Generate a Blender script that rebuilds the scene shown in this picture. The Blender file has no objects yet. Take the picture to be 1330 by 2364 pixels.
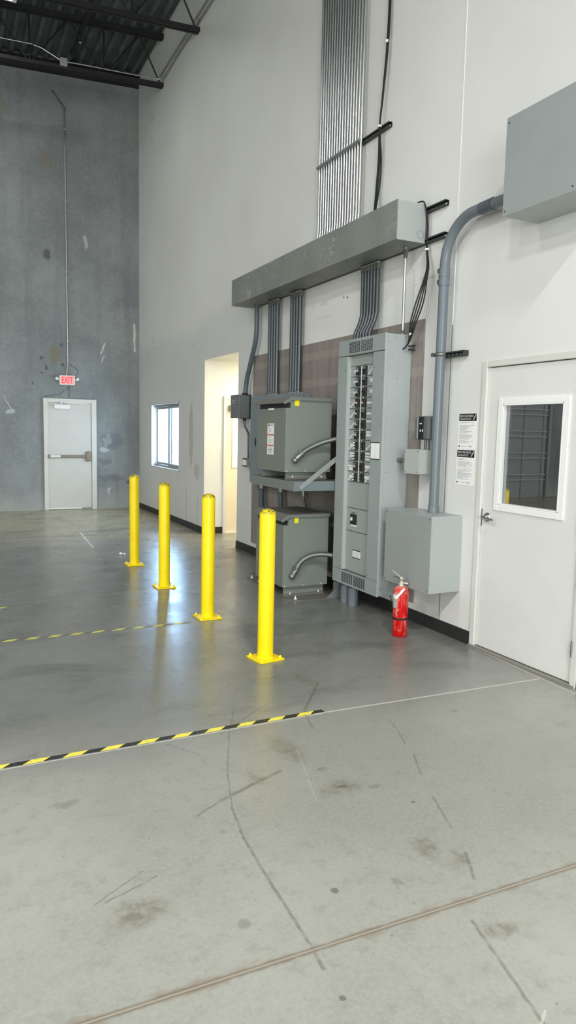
import bpy, math, random
from mathutils import Vector, Matrix
random.seed(7)
C = bpy.context.scene.collection
SC = bpy.context.scene
PI = math.pi

# ---------------------------------------------------------------- camera, world, exposure
WX = 3.674          # face of the right wall
BY = 14.523         # face of the back wall
YAW, PITCH, ROLL, CH, F = 0.4562, -0.1124, 0.0215, 1.6247, 1630.156
cd = bpy.data.cameras.new('camera'); cam = bpy.data.objects.new('camera', cd); C.objects.link(cam)
fw = Vector((math.sin(YAW)*math.cos(PITCH), math.cos(YAW)*math.cos(PITCH), math.sin(PITCH)))
rt = Vector((math.cos(YAW), -math.sin(YAW), 0)); up = rt.cross(fw)
r2 = rt*math.cos(ROLL)+up*math.sin(ROLL); u2 = -rt*math.sin(ROLL)+up*math.cos(ROLL)
cam.matrix_world = Matrix(((r2.x, u2.x, -fw.x, 0), (r2.y, u2.y, -fw.y, 0), (r2.z, u2.z, -fw.z, CH), (0, 0, 0, 1)))
cd.sensor_fit = 'VERTICAL'; cd.sensor_height = 36; cd.lens = F/2364*36; cd.clip_end = 200
SC.camera = cam
SC.view_settings.view_transform = 'Standard'; SC.view_settings.look = 'None'
SC.view_settings.gamma = 1; SC.view_settings.use_curve_mapping = False
SC.view_settings.exposure = 0.98
SC.cycles.use_denoising = True
SC.cycles.max_bounces = 8; SC.cycles.diffuse_bounces = 5; SC.cycles.glossy_bounces = 4
SC.cycles.transparent_max_bounces = 8; SC.cycles.sample_clamp_indirect = 6
SC.cycles.caustics_reflective = False; SC.cycles.caustics_refractive = False

world = bpy.data.worlds.new('sky'); SC.world = world; world.use_nodes = True
bg = world.node_tree.nodes['Background']; bg.inputs[0].default_value = (.86, .93, 1, 1); bg.inputs[1].default_value = 1.8

def area(name, loc, size, power, color, direction, parent=None, spread=180):
    l = bpy.data.lights.new(name, 'AREA'); l.shape = 'RECTANGLE'; l.size, l.size_y = size
    l.energy = power; l.color = color; l.spread = math.radians(spread)
    o = bpy.data.objects.new(name, l); C.objects.link(o)
    o.rotation_euler = Vector(direction).to_track_quat('-Z', 'Y').to_euler()
    o.location = loc
    return o
# soft fill added behind and left of the camera; window daylight; vestibule lamp
area('rear_fill_light', (-2.0, -9.7, 2.6), (7.0, 4.6), 560, (.97, .985, 1), (0.12, 1, .06))
area('side_fill_light', (-10.7, 1.5, 2.6), (8.0, 4.2), 100, (.97, .985, 1), (1, .1, .05))
area('window_daylight', (3.95, 12.71, 1.51), (1.75, 1.15), 26, (.70, .84, 1), (-1, 0, 0))
area('window_skylight', (5.4, 17.0, 2.9), (4.2, 3.2), 950, (.34, .62, 1), (-.36, -.9, -.26))
area('vestibule_lamp', (4.95, 9.8, 2.66), (.6, 1.1), 34, (1, .84, .58), (0, 0, -1))
area('pane_fill_lamp', (4.75, 11.15, 2.6), (.9, .6), 45, (1, .98, .93), (0, 0, -1))  # added unseen lamp, whitens the view through the vestibule door pane
BAYS = [(x, y) for y in (-2.5, 11.55) for x in (0.55, -4.2, -8.5)] + [(-4.2, 4.6), (-8.5, 4.6)]
BAYP = {-2.5: 230, 4.6: 70, 11.55: 18}

# ---------------------------------------------------------------- materials
def lin(c):
    return tuple(((v/255+.055)/1.055)**2.4 if v/255 > .04045 else v/255/12.92 for v in c)+(1,)
class G:
    def __init__(s, name, group=False):
        if group: s.t = bpy.data.node_groups.new(name, 'ShaderNodeTree')
        else:
            s.mat = bpy.data.materials.new(name); s.mat.use_nodes = True; s.t = s.mat.node_tree; s.t.nodes.clear()
        s.n = s.t.nodes; s.l = s.t.links
    def set(s, sock, v):
        if isinstance(v, bpy.types.NodeSocket): s.l.new(v, sock)
        elif v is not None: sock.default_value = v
    def node(s, typ, ins=(), **kw):
        n = s.n.new(typ)
        for k, v in kw.items(): setattr(n, k, v)
        for i, v in (ins.items() if isinstance(ins, dict) else enumerate(ins)): s.set(n.inputs[i], v)
        return n
    def m(s, op, a, b=None, c=None, clamp=False):
        n = s.node('ShaderNodeMath', (a, b, c) if c is not None else (a, b) if b is not None else (a,), operation=op); n.use_clamp = clamp
        return n.outputs[0]
    def v(s, op, a, b=None, sc=None):
        n = s.node('ShaderNodeVectorMath', operation=op); s.set(n.inputs[0], a)
        if b is not None: s.set(n.inputs[1], b)
        if sc is not None: s.set(n.inputs[3], sc)
        return n.outputs['Value'] if op in ('LENGTH', 'DOT_PRODUCT', 'DISTANCE') else n.outputs[0]
    def mix(s, f, a, b, mode='MIX'):
        n = s.n.new('ShaderNodeMix'); n.data_type = 'RGBA'; n.blend_type = mode
        s.set(n.inputs[0], f); s.set(n.inputs[6], a); s.set(n.inputs[7], b); return n.outputs[2]
    def noise(s, p, scale, detail=3, rough=.5, dist=0, col=False):
        n = s.node('ShaderNodeTexNoise', {'Vector': p, 'Scale': scale, 'Detail': detail, 'Roughness': rough, 'Distortion': dist})
        return n.outputs['Color'] if col else n.outputs['Fac']
    def ramp(s, f, a, b, lo=0.0, hi=1.0):
        n = s.node('ShaderNodeMapRange', {0: f, 1: a, 2: b, 3: lo, 4: hi}); n.interpolation_type = 'SMOOTHSTEP'; return n.outputs[0]
    def pos(s): return s.node('ShaderNodeNewGeometry').outputs['Position']
    def xyz(s, p):
        n = s.node('ShaderNodeSeparateXYZ', (p,)); return n.outputs
    def comb(s, x, y, z): return s.node('ShaderNodeCombineXYZ', (x, y, z)).outputs[0]
    def out(s, color, rough=.5, metal=0.0, spec=.5, bump=None, bstr=.2, bdist=.002, emis=None, estr=0, coat=0):
        b = s.node('ShaderNodeBsdfPrincipled', {'Base Color': color, 'Roughness': rough, 'Metallic': metal, 'Specular IOR Level': spec, 'Coat Weight': coat})
        if emis is not None: s.set(b.inputs['Emission Color'], emis); s.set(b.inputs['Emission Strength'], estr)
        if bump is not None:
            bn = s.node('ShaderNodeBump', {'Height': bump, 'Strength': bstr, 'Distance': bdist}); s.l.new(bn.outputs[0], b.inputs['Normal'])
        o = s.node('ShaderNodeOutputMaterial'); s.l.new(b.outputs[0], o.inputs[0]); return s.mat

def mk_group(name, kind):
    g = G(name, True); it = g.t.interface
    ins = ('P', 'A', 'B') if kind == 'seg' else ('P', 'A', 'R')
    for k in ins: it.new_socket(k, in_out='INPUT', socket_type='NodeSocketVector')
    it.new_socket('W', in_out='INPUT', socket_type='NodeSocketFloat')
    it.new_socket('Mask', in_out='OUTPUT', socket_type='NodeSocketFloat')
    i = g.n.new('NodeGroupInput'); o = g.n.new('NodeGroupOutput')
    if kind == 'seg':
        pa = g.v('SUBTRACT', i.outputs[0], i.outputs[1]); ba = g.v('SUBTRACT', i.outputs[2], i.outputs[1])
        h = g.m('DIVIDE', g.v('DOT_PRODUCT', pa, ba), g.v('DOT_PRODUCT', ba, ba), clamp=True)
        d = g.v('LENGTH', g.v('SUBTRACT', pa, g.v('SCALE', ba, sc=h)))
        r = g.ramp(g.m('DIVIDE', d, i.outputs[3]), 1.0, .35)
    else:
        q = g.v('LENGTH', g.v('DIVIDE', g.v('SUBTRACT', i.outputs[0], i.outputs[1]), i.outputs[2]))
        r = g.ramp(q, 1.0, i.outputs[3])
    g.l.new(r, o.inputs[0]); return g.t
SEG = mk_group('line mark', 'seg'); BLOB = mk_group('blotch', 'blob')
def seg(g, p, a, b, w):
    n = g.n.new('ShaderNodeGroup'); n.node_tree = SEG; g.l.new(p, n.inputs[0])
    n.inputs[1].default_value = a; n.inputs[2].default_value = b; n.inputs[3].default_value = w; return n.outputs[0]
def blob(g, p, a, r, soft=.6):
    n = g.n.new('ShaderNodeGroup'); n.node_tree = BLOB; g.l.new(p, n.inputs[0])
    n.inputs[1].default_value = a; n.inputs[2].default_value = r; n.inputs[3].default_value = soft; return n.outputs[0]
def mx(g, ms):
    r = ms[0]
    for k in ms[1:]: r = g.m('MAXIMUM', r, k)
    return r
def warp(g, p, scale, amt, detail=2):
    return g.v('ADD', p, g.v('SCALE', g.v('SUBTRACT', g.noise(p, scale, detail, col=True), (.5, .5, .5)), sc=amt))

def paint(name, rgb, rough=.45, metal=0.0, spec=.5, var=.022, scale=4, bump=0, coat=0):
    g = G(name); p = g.pos(); c = lin(rgb)
    n = g.ramp(g.noise(p, scale, 4), .3, .7)
    dk = tuple(v*(1-var) for v in c[:3])+(1,); lt = tuple(min(1, v*(1+var)) for v in c[:3])+(1,)
    col = g.mix(n, dk, lt)
    return g.out(col, rough, metal, spec, bump=g.noise(p, 90, 3) if bump else None, bstr=bump, coat=coat)
M = {}
def P(k, rgb, **kw): M[k] = paint(k, rgb, **kw)
P('panel grey', (170, 178, 178), rough=.42)
P('box cover grey', (150, 156, 155), rough=.42)
P('cover grey', (150, 159, 158), rough=.42)
P('deadfront grey', (153, 161, 158), rough=.45)
P('gutter blue grey', (120, 131, 134), rough=.45)
P('transformer grey', (126, 133, 126), rough=.5)
P('transformer front grey', (120, 125, 116), rough=.5)
P('hood grey', (112, 111, 102), rough=.55)
P('shelf grey', (118, 124, 122), rough=.45)
P('disconnect grey', (104, 110, 110), rough=.4)
P('box grey', (168, 174, 173), rough=.42)
P('small box grey', (176, 182, 178), rough=.45)
P('conduit grey', (84, 89, 92), rough=.26, metal=.6)
P('pvc grey', (108, 117, 123), rough=.33)
P('pvc dark', (84, 94, 101), rough=.36)
P('galvanised', (196, 198, 197), rough=.3, metal=1)
P('old galvanised', (176, 178, 172), rough=.45, metal=.6)
P('strut dark', (66, 70, 68), rough=.5, metal=.5)
P('flex steel', (122, 127, 124), rough=.38, metal=.7)
P('flex dark', (74, 84, 90), rough=.4)
P('cast metal', (132, 135, 131), rough=.35, metal=.75)
P('black', (18, 19, 19), rough=.45)
P('black rubber', (34, 36, 36), rough=.55, spec=.3)
P('breaker black', (26, 27, 28), rough=.35)
P('breaker red', (78, 30, 34), rough=.5)
P('white plastic', (238, 238, 236), rough=.5)
P('label white', (232, 233, 230), rough=.6)
P('paper', (240, 240, 238), rough=.8, spec=.2)
P('print grey', (172, 173, 172), rough=.8, spec=.2)
P('print dark', (60, 62, 62), rough=.8, spec=.2)
P('print orange', (196, 88, 44), rough=.6)
P('tag yellow', (246, 236, 20), rough=.5)
P('door white', (221, 221, 217), rough=.42, var=.015)
P('frame white', (214, 214, 207), rough=.42)
P('door cream', (232, 222, 196), rough=.5)
P('exit door', (205, 204, 197), rough=.5, var=.02)
P('window white', (206, 208, 209), rough=.4)
P('sash grey', (150, 154, 156), rough=.4)
P('window track', (128, 132, 132), rough=.45)
P('chrome', (176, 178, 178), rough=.2, metal=1)
P('bronze bar', (138, 132, 118), rough=.4, metal=.4)
P('steel black', (24, 25, 25), rough=.6)
P('steel rust', (44, 38, 32), rough=.7)
P('deck', (84, 93, 93), rough=.55, var=.25, scale=3)
P('left wall', (205, 205, 200), rough=.7)
P('device grey', (98, 102, 102), rough=.4)
P('device silver', (165, 168, 168), rough=.35)
P('sign white', (226, 222, 214), rough=.5)
P('threshold', (150, 148, 138), rough=.45, metal=.4)
P('green wire', (20, 62, 50), rough=.5)
P('overhead door', (150, 156, 156), rough=.5)
P('valve metal', (205, 203, 188), rough=.4, metal=.3)
P('insulator', (120, 122, 120), rough=.4)
P('base vinyl', (40, 41, 41), rough=.5, spec=.4, var=.15)

def m_yellow():
    g = G('safety yellow'); p = g.pos(); o = g.node('ShaderNodeTexCoord').outputs['Object']; z = g.xyz(o)[2]
    c = g.mix(g.ramp(g.noise(p, 7, 4), .35, .75), lin((252, 226, 0)), lin((248, 218, 0)))
    worn = g.m('MULTIPLY', g.ramp(z, 1.035, 1.075), g.ramp(g.noise(p, 60, 6, .75), .46, .52))
    c = g.mix(worn, c, lin((92, 84, 36)))
    sp = g.m('MULTIPLY', g.ramp(g.noise(p, 22, 2), .77, .80), .8)
    c = g.mix(sp, c, lin((110, 84, 20)))
    return g.out(c, .36)
M['yellow'] = m_yellow()
def m_red():
    g = G('extinguisher red'); o = g.node('ShaderNodeTexCoord').outputs['Object']
    dust = g.ramp(g.noise(g.v('MULTIPLY', o, (1, 1, .45)), 26, 6, .65), .47, .66)
    z = g.xyz(o)[2]
    dust = g.m('MULTIPLY', dust, g.ramp(z, .02, .3, .45, .8))
    top = g.m('MULTIPLY', g.ramp(z, .385, .41), .55); dust = g.m('MAXIMUM', dust, top)
    c = g.mix(dust, lin((206, 8, 12)), lin((226, 168, 152)))
    return g.out(c, g.ramp(dust, 0, 1, .25, .7))
M['red'] = m_red()
def m_emit(name, rgb, base, st):
    g = G(name); return g.out(lin(base), .5, emis=lin(rgb), estr=st)
M['exit red'] = m_emit('exit red', (255, 0, 16), (200, 10, 20), .45)
M['exit face'] = m_emit('exit face', (255, 90, 95), (240, 170, 168), .32)
M['bay lens'] = m_emit('bay lens', (255, 252, 244), (240, 240, 240), 1.0)

def m_tape(name, per, worn):
    g = G(name); p = g.pos(); x = g.xyz(p)
    t = g.m('FRACT', g.m('DIVIDE', g.m('ADD', x[0], g.m('MULTIPLY', x[1], -1.1)), per))
    f = g.m('MULTIPLY', g.ramp(t, .0, .02), g.ramp(t, .52, .50))
    wn = g.ramp(g.noise(p, 40, 5, .7), .56, .64)
    c = g.mix(f, lin((40, 40, 38)), lin((240, 226, 84)))
    if worn: c = g.mix(f, lin((104, 106, 102)), lin((212, 206, 92)))
    c = g.mix(g.m('MULTIPLY', wn, .75 if worn else .5), c, lin((120, 118, 104)))
    return g.out(c, .5)
M['tape'] = m_tape('hazard tape', .185, False); M['old tape'] = m_tape('worn tape', .166, True)

def m_floor():
    g = G('polished concrete'); p = g.pos(); xy = g.xyz(p)
    P2 = g.comb(xy[0], xy[1], 0.0)
    c = g.mix(g.ramp(g.noise(P2, .55, 4, .55), .35, .68), lin((142, 142, 133)), lin((163, 163, 154)))
    c = g.mix(g.m('MULTIPLY', g.ramp(g.noise(P2, 2.3, 6, .62, .6), .45, .75), .4), c, lin((146, 146, 138)))
    c = g.mix(g.m('MULTIPLY', g.ramp(g.noise(P2, 11, 7, .75), .47, .70), .5), c, lin((126, 127, 118)))
    c = g.mix(g.m('MULTIPLY', g.ramp(g.noise(P2, 55, 4, .8), .35, .68), .22), c, lin((186, 186, 178)))
    # darker slab bay towards the far end
    far = g.ramp(g.m('ADD', xy[1], g.m('MULTIPLY', g.noise(P2, 1.2, 3), .5)), 3.3, 4.4)
    c = g.mix(g.m('MULTIPLY', far, .62), c, lin((98, 100, 98)))
    yel = g.ramp(g.m('ADD', xy[1], g.m('MULTIPLY', g.noise(P2, .8, 3), 2.5)), 10.8, 13.4)
    c = g.mix(g.m('MULTIPLY', yel, .8), c, lin((176, 168, 138)))
    dirt = g.m('MULTIPLY', far, g.ramp(g.noise(g.v('MULTIPLY', P2, (.6, 1.1, 1)), 2.2, 7, .7, .6), .46, .70))
    c = g.mix(g.m('MULTIPLY', dirt, .62), c, lin((84, 84, 80)))
    # round drips
    vo = g.node('ShaderNodeTexVoronoi', {'Vector': warp(g, P2, 9, .03), 'Scale': 3.1}); vo.feature = 'F1'
    dr = g.m('MULTIPLY', g.ramp(vo.outputs['Distance'], .10, .055), g.ramp(g.noise(P2, 1.7, 2), .44, .6))
    c = g.mix(g.m('MULTIPLY', dr, .45), c, lin((108, 104, 92)))
    vo2 = g.node('ShaderNodeTexVoronoi', {'Vector': P2, 'Scale': 9.0})
    c = g.mix(g.m('MULTIPLY', g.m('MULTIPLY', g.ramp(vo2.outputs['Distance'], .07, .03), g.ramp(g.noise(P2, 3.1, 2), .5, .6)), .5), c, lin((104, 102, 94)))
    Pw = warp(g, P2, 11, .11, 6)
    sb = [((1.55, 3.12), (.10, .22)), ((1.60, 2.66), (.16, .09)), ((1.62, 2.86), (.05, .03)), ((1.76, 2.62), (.06, .035)), ((1.68, 2.12), (.08, .10)),
          ((1.45, 1.98), (.03, .03)), ((1.62, 1.62), (.10, .05)), ((.42, 3.02), (.09, .045)), ((2.11, 3.98), (.07, .16)), ((1.28, 2.9), (.05, .1)), ((1.75, 2.0), (.05, .06)), ((.55, 2.2), (.14, .1))]
    st = mx(g, [blob(g, Pw, (a[0], a[1], 0), (r[0], r[1], 1), .3) for a, r in sb])
    st = g.m('MULTIPLY', st, g.ramp(g.noise(P2, 24, 5, .7), .38, .62, .25, 1))
    c = g.mix(g.m('MULTIPLY', st, .7), c, lin((112, 106, 90)))
    for a, r in (((1.215, 2.03), (.018, .02)), ((1.62, 2.67), (.035, .014)), ((.995, 1.6), (.012, .012)), ((1.84, 2.42), (.012, .012))):
        c = g.mix(g.m('MULTIPLY', blob(g, warp(g, P2, 60, .01), (a[0], a[1], 0), (r[0], r[1], 1), .6), .7), c, lin((92, 84, 70)))
    # skid arcs and scratches
    Ps = warp(g, P2, 25, .014, 5)
    arc = [(1.50, 3.72), (1.358, 3.43), (1.187, 3.02), (1.085, 2.70), (1.045, 2.48), (1.03, 2.28), (1.02, 2.05), (1.009, 1.831), (1.0, 1.72)]
    sk = [seg(g, Ps, arc[i]+(0,), arc[i+1]+(0,), .009 if i > 2 else .006) for i in range(len(arc)-1)]
    for a, b, w in (((2.173, 3.922), (1.86, 3.52), .012), ((1.86, 3.52), (1.80, 3.3), .008), ((.93, 2.70), (1.06, 2.775), .008), ((1.06, 2.775), (1.42, 2.92), .016),
                    ((2.27, 3.24), (2.16, 2.93), .006), ((2.12, 2.80), (2.03, 2.62), .009), ((1.949, 2.419), (1.86, 2.18), .007), ((1.80, 2.02), (1.72, 1.88), .01),
                    ((1.723, 7.729), (1.813, 9.706), .02), ((1.56, 1.70), (1.44, 1.2), .009), ((.42, 2.30), (.62, 2.42), .005), ((.46, 2.30), (.66, 2.37), .006), ((1.0, 3.42), (1.12, 3.24), .006), ((1.75, 3.75), (1.3, 3.42), .006)):
        sk.append(seg(g, Ps, a+(0,), b+(0,), w))
    skm = g.m('MULTIPLY', mx(g, sk), g.ramp(g.noise(P2, 25, 3), .36, .56, .45, 1))
    c = g.mix(g.m('MULTIPLY', skm, .5), c, lin((84, 80, 70)))
    # saw-cut joint with rusty edges near the camera
    Pc = warp(g, P2, 30, .012, 3)
    cr = seg(g, Pc, (-2, 1.868, 0), (3.6, 1.75, 0), .017)
    cr2 = seg(g, P2, (-2, 1.868, 0), (3.6, 1.75, 0), .005)
    crb = seg(g, warp(g, P2, 12, .05, 4), (-2, 1.868, 0), (3.6, 1.75, 0), .034)
    c = g.mix(g.m('MULTIPLY', crb, g.ramp(g.noise(P2, 8, 3), .42, .6, 0, .5)), c, lin((132, 118, 98)))
    c = g.mix(g.m('MULTIPLY', cr, .72), c, lin((112, 103, 88)))
    c = g.mix(g.m('MULTIPLY', cr2, .75), c, lin((168, 158, 142)))
    # pale joint filler lines
    ln = mx(g, [seg(g, P2, (-1, 3.461, 0), (1.95, 3.458, 0), .007), seg(g, P2, (1.9, 3.468, 0), (3.61, 3.400, 0), .011),
                g.m('MULTIPLY', seg(g, P2, (-1, 6.70, 0), (1.9, 6.95, 0), .01), .35), g.m('MULTIPLY', seg(g, P2, (1.6, 3.1, 0), (1.45, 2.6, 0), .005), .22), g.m('MULTIPLY', seg(g, P2, (1.32, 1.2, 0), (1.5, 1.32, 0), .006), .6), seg(g, P2, (3.60, 3.10, 0), (3.645, 4.15, 0), .010)])
    c = g.mix(g.m('MULTIPLY', ln, .8), c, lin((206, 204, 192)))
    sf = g.m('MULTIPLY', g.ramp(g.noise(P2, 26, 6, .75, 1), .66, .70), g.ramp(xy[0], 2.3, 3.3))
    c = g.mix(g.m('MULTIPLY', sf, .55), c, lin((206, 205, 200)))
    ro = g.ramp(g.noise(P2, 3.0, 5, .6), .3, .75, .29, .38)
    ro = g.m('ADD', ro, g.m('MULTIPLY', far, -.04))
    b = g.m('ADD', g.m('MULTIPLY', g.noise(g.v('MULTIPLY', P2, (1, 1, 1)), 7, 3), 1.0), g.m('MULTIPLY', cr2, -1.0))
    return g.out(c, ro, spec=.55, bump=b, bstr=.10, bdist=.004)
M['floor'] = m_floor()

def m_wallr():
    g = G('white wall paint'); p = g.pos(); x = g.xyz(p)
    c = g.mix(g.ramp(g.noise(p, .5, 4, .55), .3, .7), lin((219, 220, 215)), lin((228, 229, 225)))
    # greyer band over the lower far part
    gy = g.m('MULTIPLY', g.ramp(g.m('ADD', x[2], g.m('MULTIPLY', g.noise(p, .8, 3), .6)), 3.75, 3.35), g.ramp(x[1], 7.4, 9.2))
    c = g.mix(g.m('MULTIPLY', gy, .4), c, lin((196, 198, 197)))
    Pw = warp(g, p, 5, .16, 4)
    W = WX
    sb = [((W, 13.35, 1.45), (1, .16, .28), .55), ((W, 11.15, 1.55), (1, .12, .6), .6), ((W, 10.85, .98), (1, .16, .17), .5), ((W, 11.4, .45), (1, .06, .4), .25), ((W, 10.8, .35), (1, .08, .3), .25)]
    for a, r, f in sb: c = g.mix(g.m('MULTIPLY', blob(g, Pw, a, r, .7), f), c, lin((166, 164, 152)))
    sm = g.m('MULTIPLY', g.ramp(g.noise(p, 2.2, 6, .7, 1), .60, .72), g.ramp(x[1], 11.3, 14.4))
    c = g.mix(g.m('MULTIPLY', sm, .35), c, lin((150, 140, 120)))
    hz = g.m('MULTIPLY', g.ramp(g.noise(g.v('MULTIPLY', p, (1, .12, 1)), 14, 4, .7), .6, .68), g.m('MULTIPLY', g.ramp(x[2], 2.75, 2.95), g.ramp(x[2], 3.25, 3.1)))
    c = g.mix(g.m('MULTIPLY', hz, .3), c, lin((150, 144, 130)))
    pts = [(13.6, 2.9), (12.6, 5.6), (14.1, 4.9), (13.2, 4.6), (13.9, 6.6), (12.8, 6.95), (6.32, 2.98), (6.25, 2.97)]
    c = g.mix(g.m('MULTIPLY', mx(g, [blob(g, warp(g, p, 20, .06), (W, a, b), (1, .018, .016), .4) for a, b in pts]), .7), c, lin((70, 62, 54)))
    return g.out(c, .62, spec=.35, bump=g.noise(p, 60, 4), bstr=.12)
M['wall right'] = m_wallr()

def m_wallb():
    g = G('grey painted concrete'); p = g.pos(); x = g.xyz(p)
    c = g.mix(g.ramp(g.noise(p, .7, 5, .6), .32, .7), lin((122, 128, 128)), lin((146, 152, 152)))
    c = g.mix(g.m('MULTIPLY', g.ramp(g.noise(p, 5, 6, .7), .42, .7), .45), c, lin((118, 124, 125)))
    c = g.mix(g.m('MULTIPLY', g.ramp(g.noise(p, 22, 4, .7), .5, .7), .3), c, lin((172, 176, 176)))
    vs = g.noise(g.v('MULTIPLY', p, (1, 1, .06)), 3.2, 4, .6)
    c = g.mix(g.m('MULTIPLY', g.ramp(vs, .42, .72), .4), c, lin((104, 110, 110)))
    c = g.mix(g.m('MULTIPLY', g.ramp(g.m('ADD', x[2], g.m('MULTIPLY', g.noise(p, 3, 5), .5)), .85, .2), .5), c, lin((186, 190, 184)))
    Pw = warp(g, p, 7, .16, 4)
    def s(lst, col, f):
        nonlocal c
        c = g.mix(g.m('MULTIPLY', mx(g, [blob(g, Pw, (a, BY, b), (ra, 1, rb), .6) for a, b, ra, rb in lst]), f), c, lin(col))
    s([(2.016, 3.02, .125, .19)], (124, 118, 98), .9)
    s([(1.783, 2.931, .055, .05), (2.15, 3.22, .04, .035), (1.868, 2.772, .035, .04), (1.77, 2.659, .045, .035), (2.16, 2.86, .05, .05), (1.60, 2.45, .03, .03), (1.9, 4.9, .1, .12), (3.5, .55, .1, .06)], (72, 76, 78), .75)
    s([(2.98, 1.35, .07, .12), (2.95, 1.2, .1, .06), (3.05, 1.42, .06, .14), (3.05, .35, .03, .1), (2.62, 5.2, .05, .16), (2.95, 3.0, .03, .1), (1.2, 1.9, .12, .06)], (205, 211, 212), .55)
    s([(3.1, 1.38, .28, .2), (2.95, .95, .16, .1), (3.1, .62, .35, .08)], (96, 102, 106), .5)
    s([(1.9, 6.6, .16, .22), (1.1, 7.4, .16, .3)], (128, 116, 96), .4)
    Ps = warp(g, p, 10, .04)
    ls = [((3.58, BY, 3.2), (3.57, BY, 3.72), .03), ((1.2, BY, 1.95), (1.08, BY, 2.2), .010), ((2.9, BY, 3.1), (2.98, BY, 3.3), .02)]
    c = g.mix(g.m('MULTIPLY', mx(g, [seg(g, Ps, *l) for l in ls]), .8), c, lin((214, 218, 218)))
    ld = [((1.82, BY, 2.22), (2.1, BY, 2.27), .012), ((2.1, BY, 2.27), (2.3, BY, 2.42), .012), ((2.31, BY, 2.85), (2.46, BY, 2.75), .012), ((2.46, BY, 2.75), (2.42, BY, 2.64), .012), ((2.05, BY, 7.85), (2.27, BY, 7.58), .03)]
    c = g.mix(g.m('MULTIPLY', mx(g, [seg(g, Ps, *l) for l in ld]), .75), c, lin((62, 68, 70)))
    return g.out(c, .55, spec=.4, bump=g.noise(p, 30, 5), bstr=.2)
M['wall back'] = m_wallb()

def m_ply():
    g = G('grey plywood'); p = g.pos(); x = g.xyz(p)
    gr = g.noise(g.v('MULTIPLY', p, (1, 1, .05)), 22, 5, .65)
    c = g.mix(g.ramp(gr, .3, .7), lin((128, 122, 116)), lin((148, 141, 134)))
    c = g.mix(g.m('MULTIPLY', g.ramp(g.noise(p, 2.5, 4), .4, .7), .35), c, lin((126, 120, 112)))
    for z0 in (2.45, 2.16, 1.7):
        b = g.m('MULTIPLY', g.ramp(x[2], z0-.05, z0-.03), g.ramp(x[2], z0+.05, z0+.03))
        c = g.mix(g.m('MULTIPLY', b, .22), c, lin((178, 172, 162)))
    return g.out(c, .75, spec=.3)
M['plywood'] = m_ply()
def m_wire():
    g = G('scuffed trough'); p = g.pos()
    c = g.mix(g.ramp(g.noise(p, 3, 3), .3, .7), lin((124, 128, 122)), lin((134, 137, 131)))
    sc = g.ramp(g.noise(g.v('MULTIPLY', p, (1, 1, 1.2)), 7, 5, .62, 1.4), .56, .62)
    ar = g.ramp(g.noise(p, 1.3, 2), .42, .58)
    c = g.mix(g.m('MULTIPLY', g.m('MULTIPLY', sc, ar), .5), c, lin((180, 182, 174)))
    return g.out(c, .5)
M['trough'] = m_wire()
def m_glass(name, tint, gloss, ior=None):
    g = G(name); t = g.node('ShaderNodeBsdfTransparent', (tint,)); s = g.node('ShaderNodeBsdfGlossy', {'Color': (1, 1, 1, 1), 'Roughness': .01})
    fr = g.node('ShaderNodeLayerWeight', {'Blend': .5}).outputs['Facing']; f = g.m('ADD', g.m('MULTIPLY', g.m('POWER', fr, 4.0), .5), gloss, clamp=True)
    mxs = g.node('ShaderNodeMixShader', (f, t.outputs[0], s.outputs[0])); o = g.node('ShaderNodeOutputMaterial'); g.l.new(mxs.outputs[0], o.inputs[0]); return g.mat
M['glass'] = m_glass('window glass', (.95, .97, .98, 1), .02)
M['dark glass'] = m_glass('office door glass', (.5, .56, .54, 1), .36)

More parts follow.
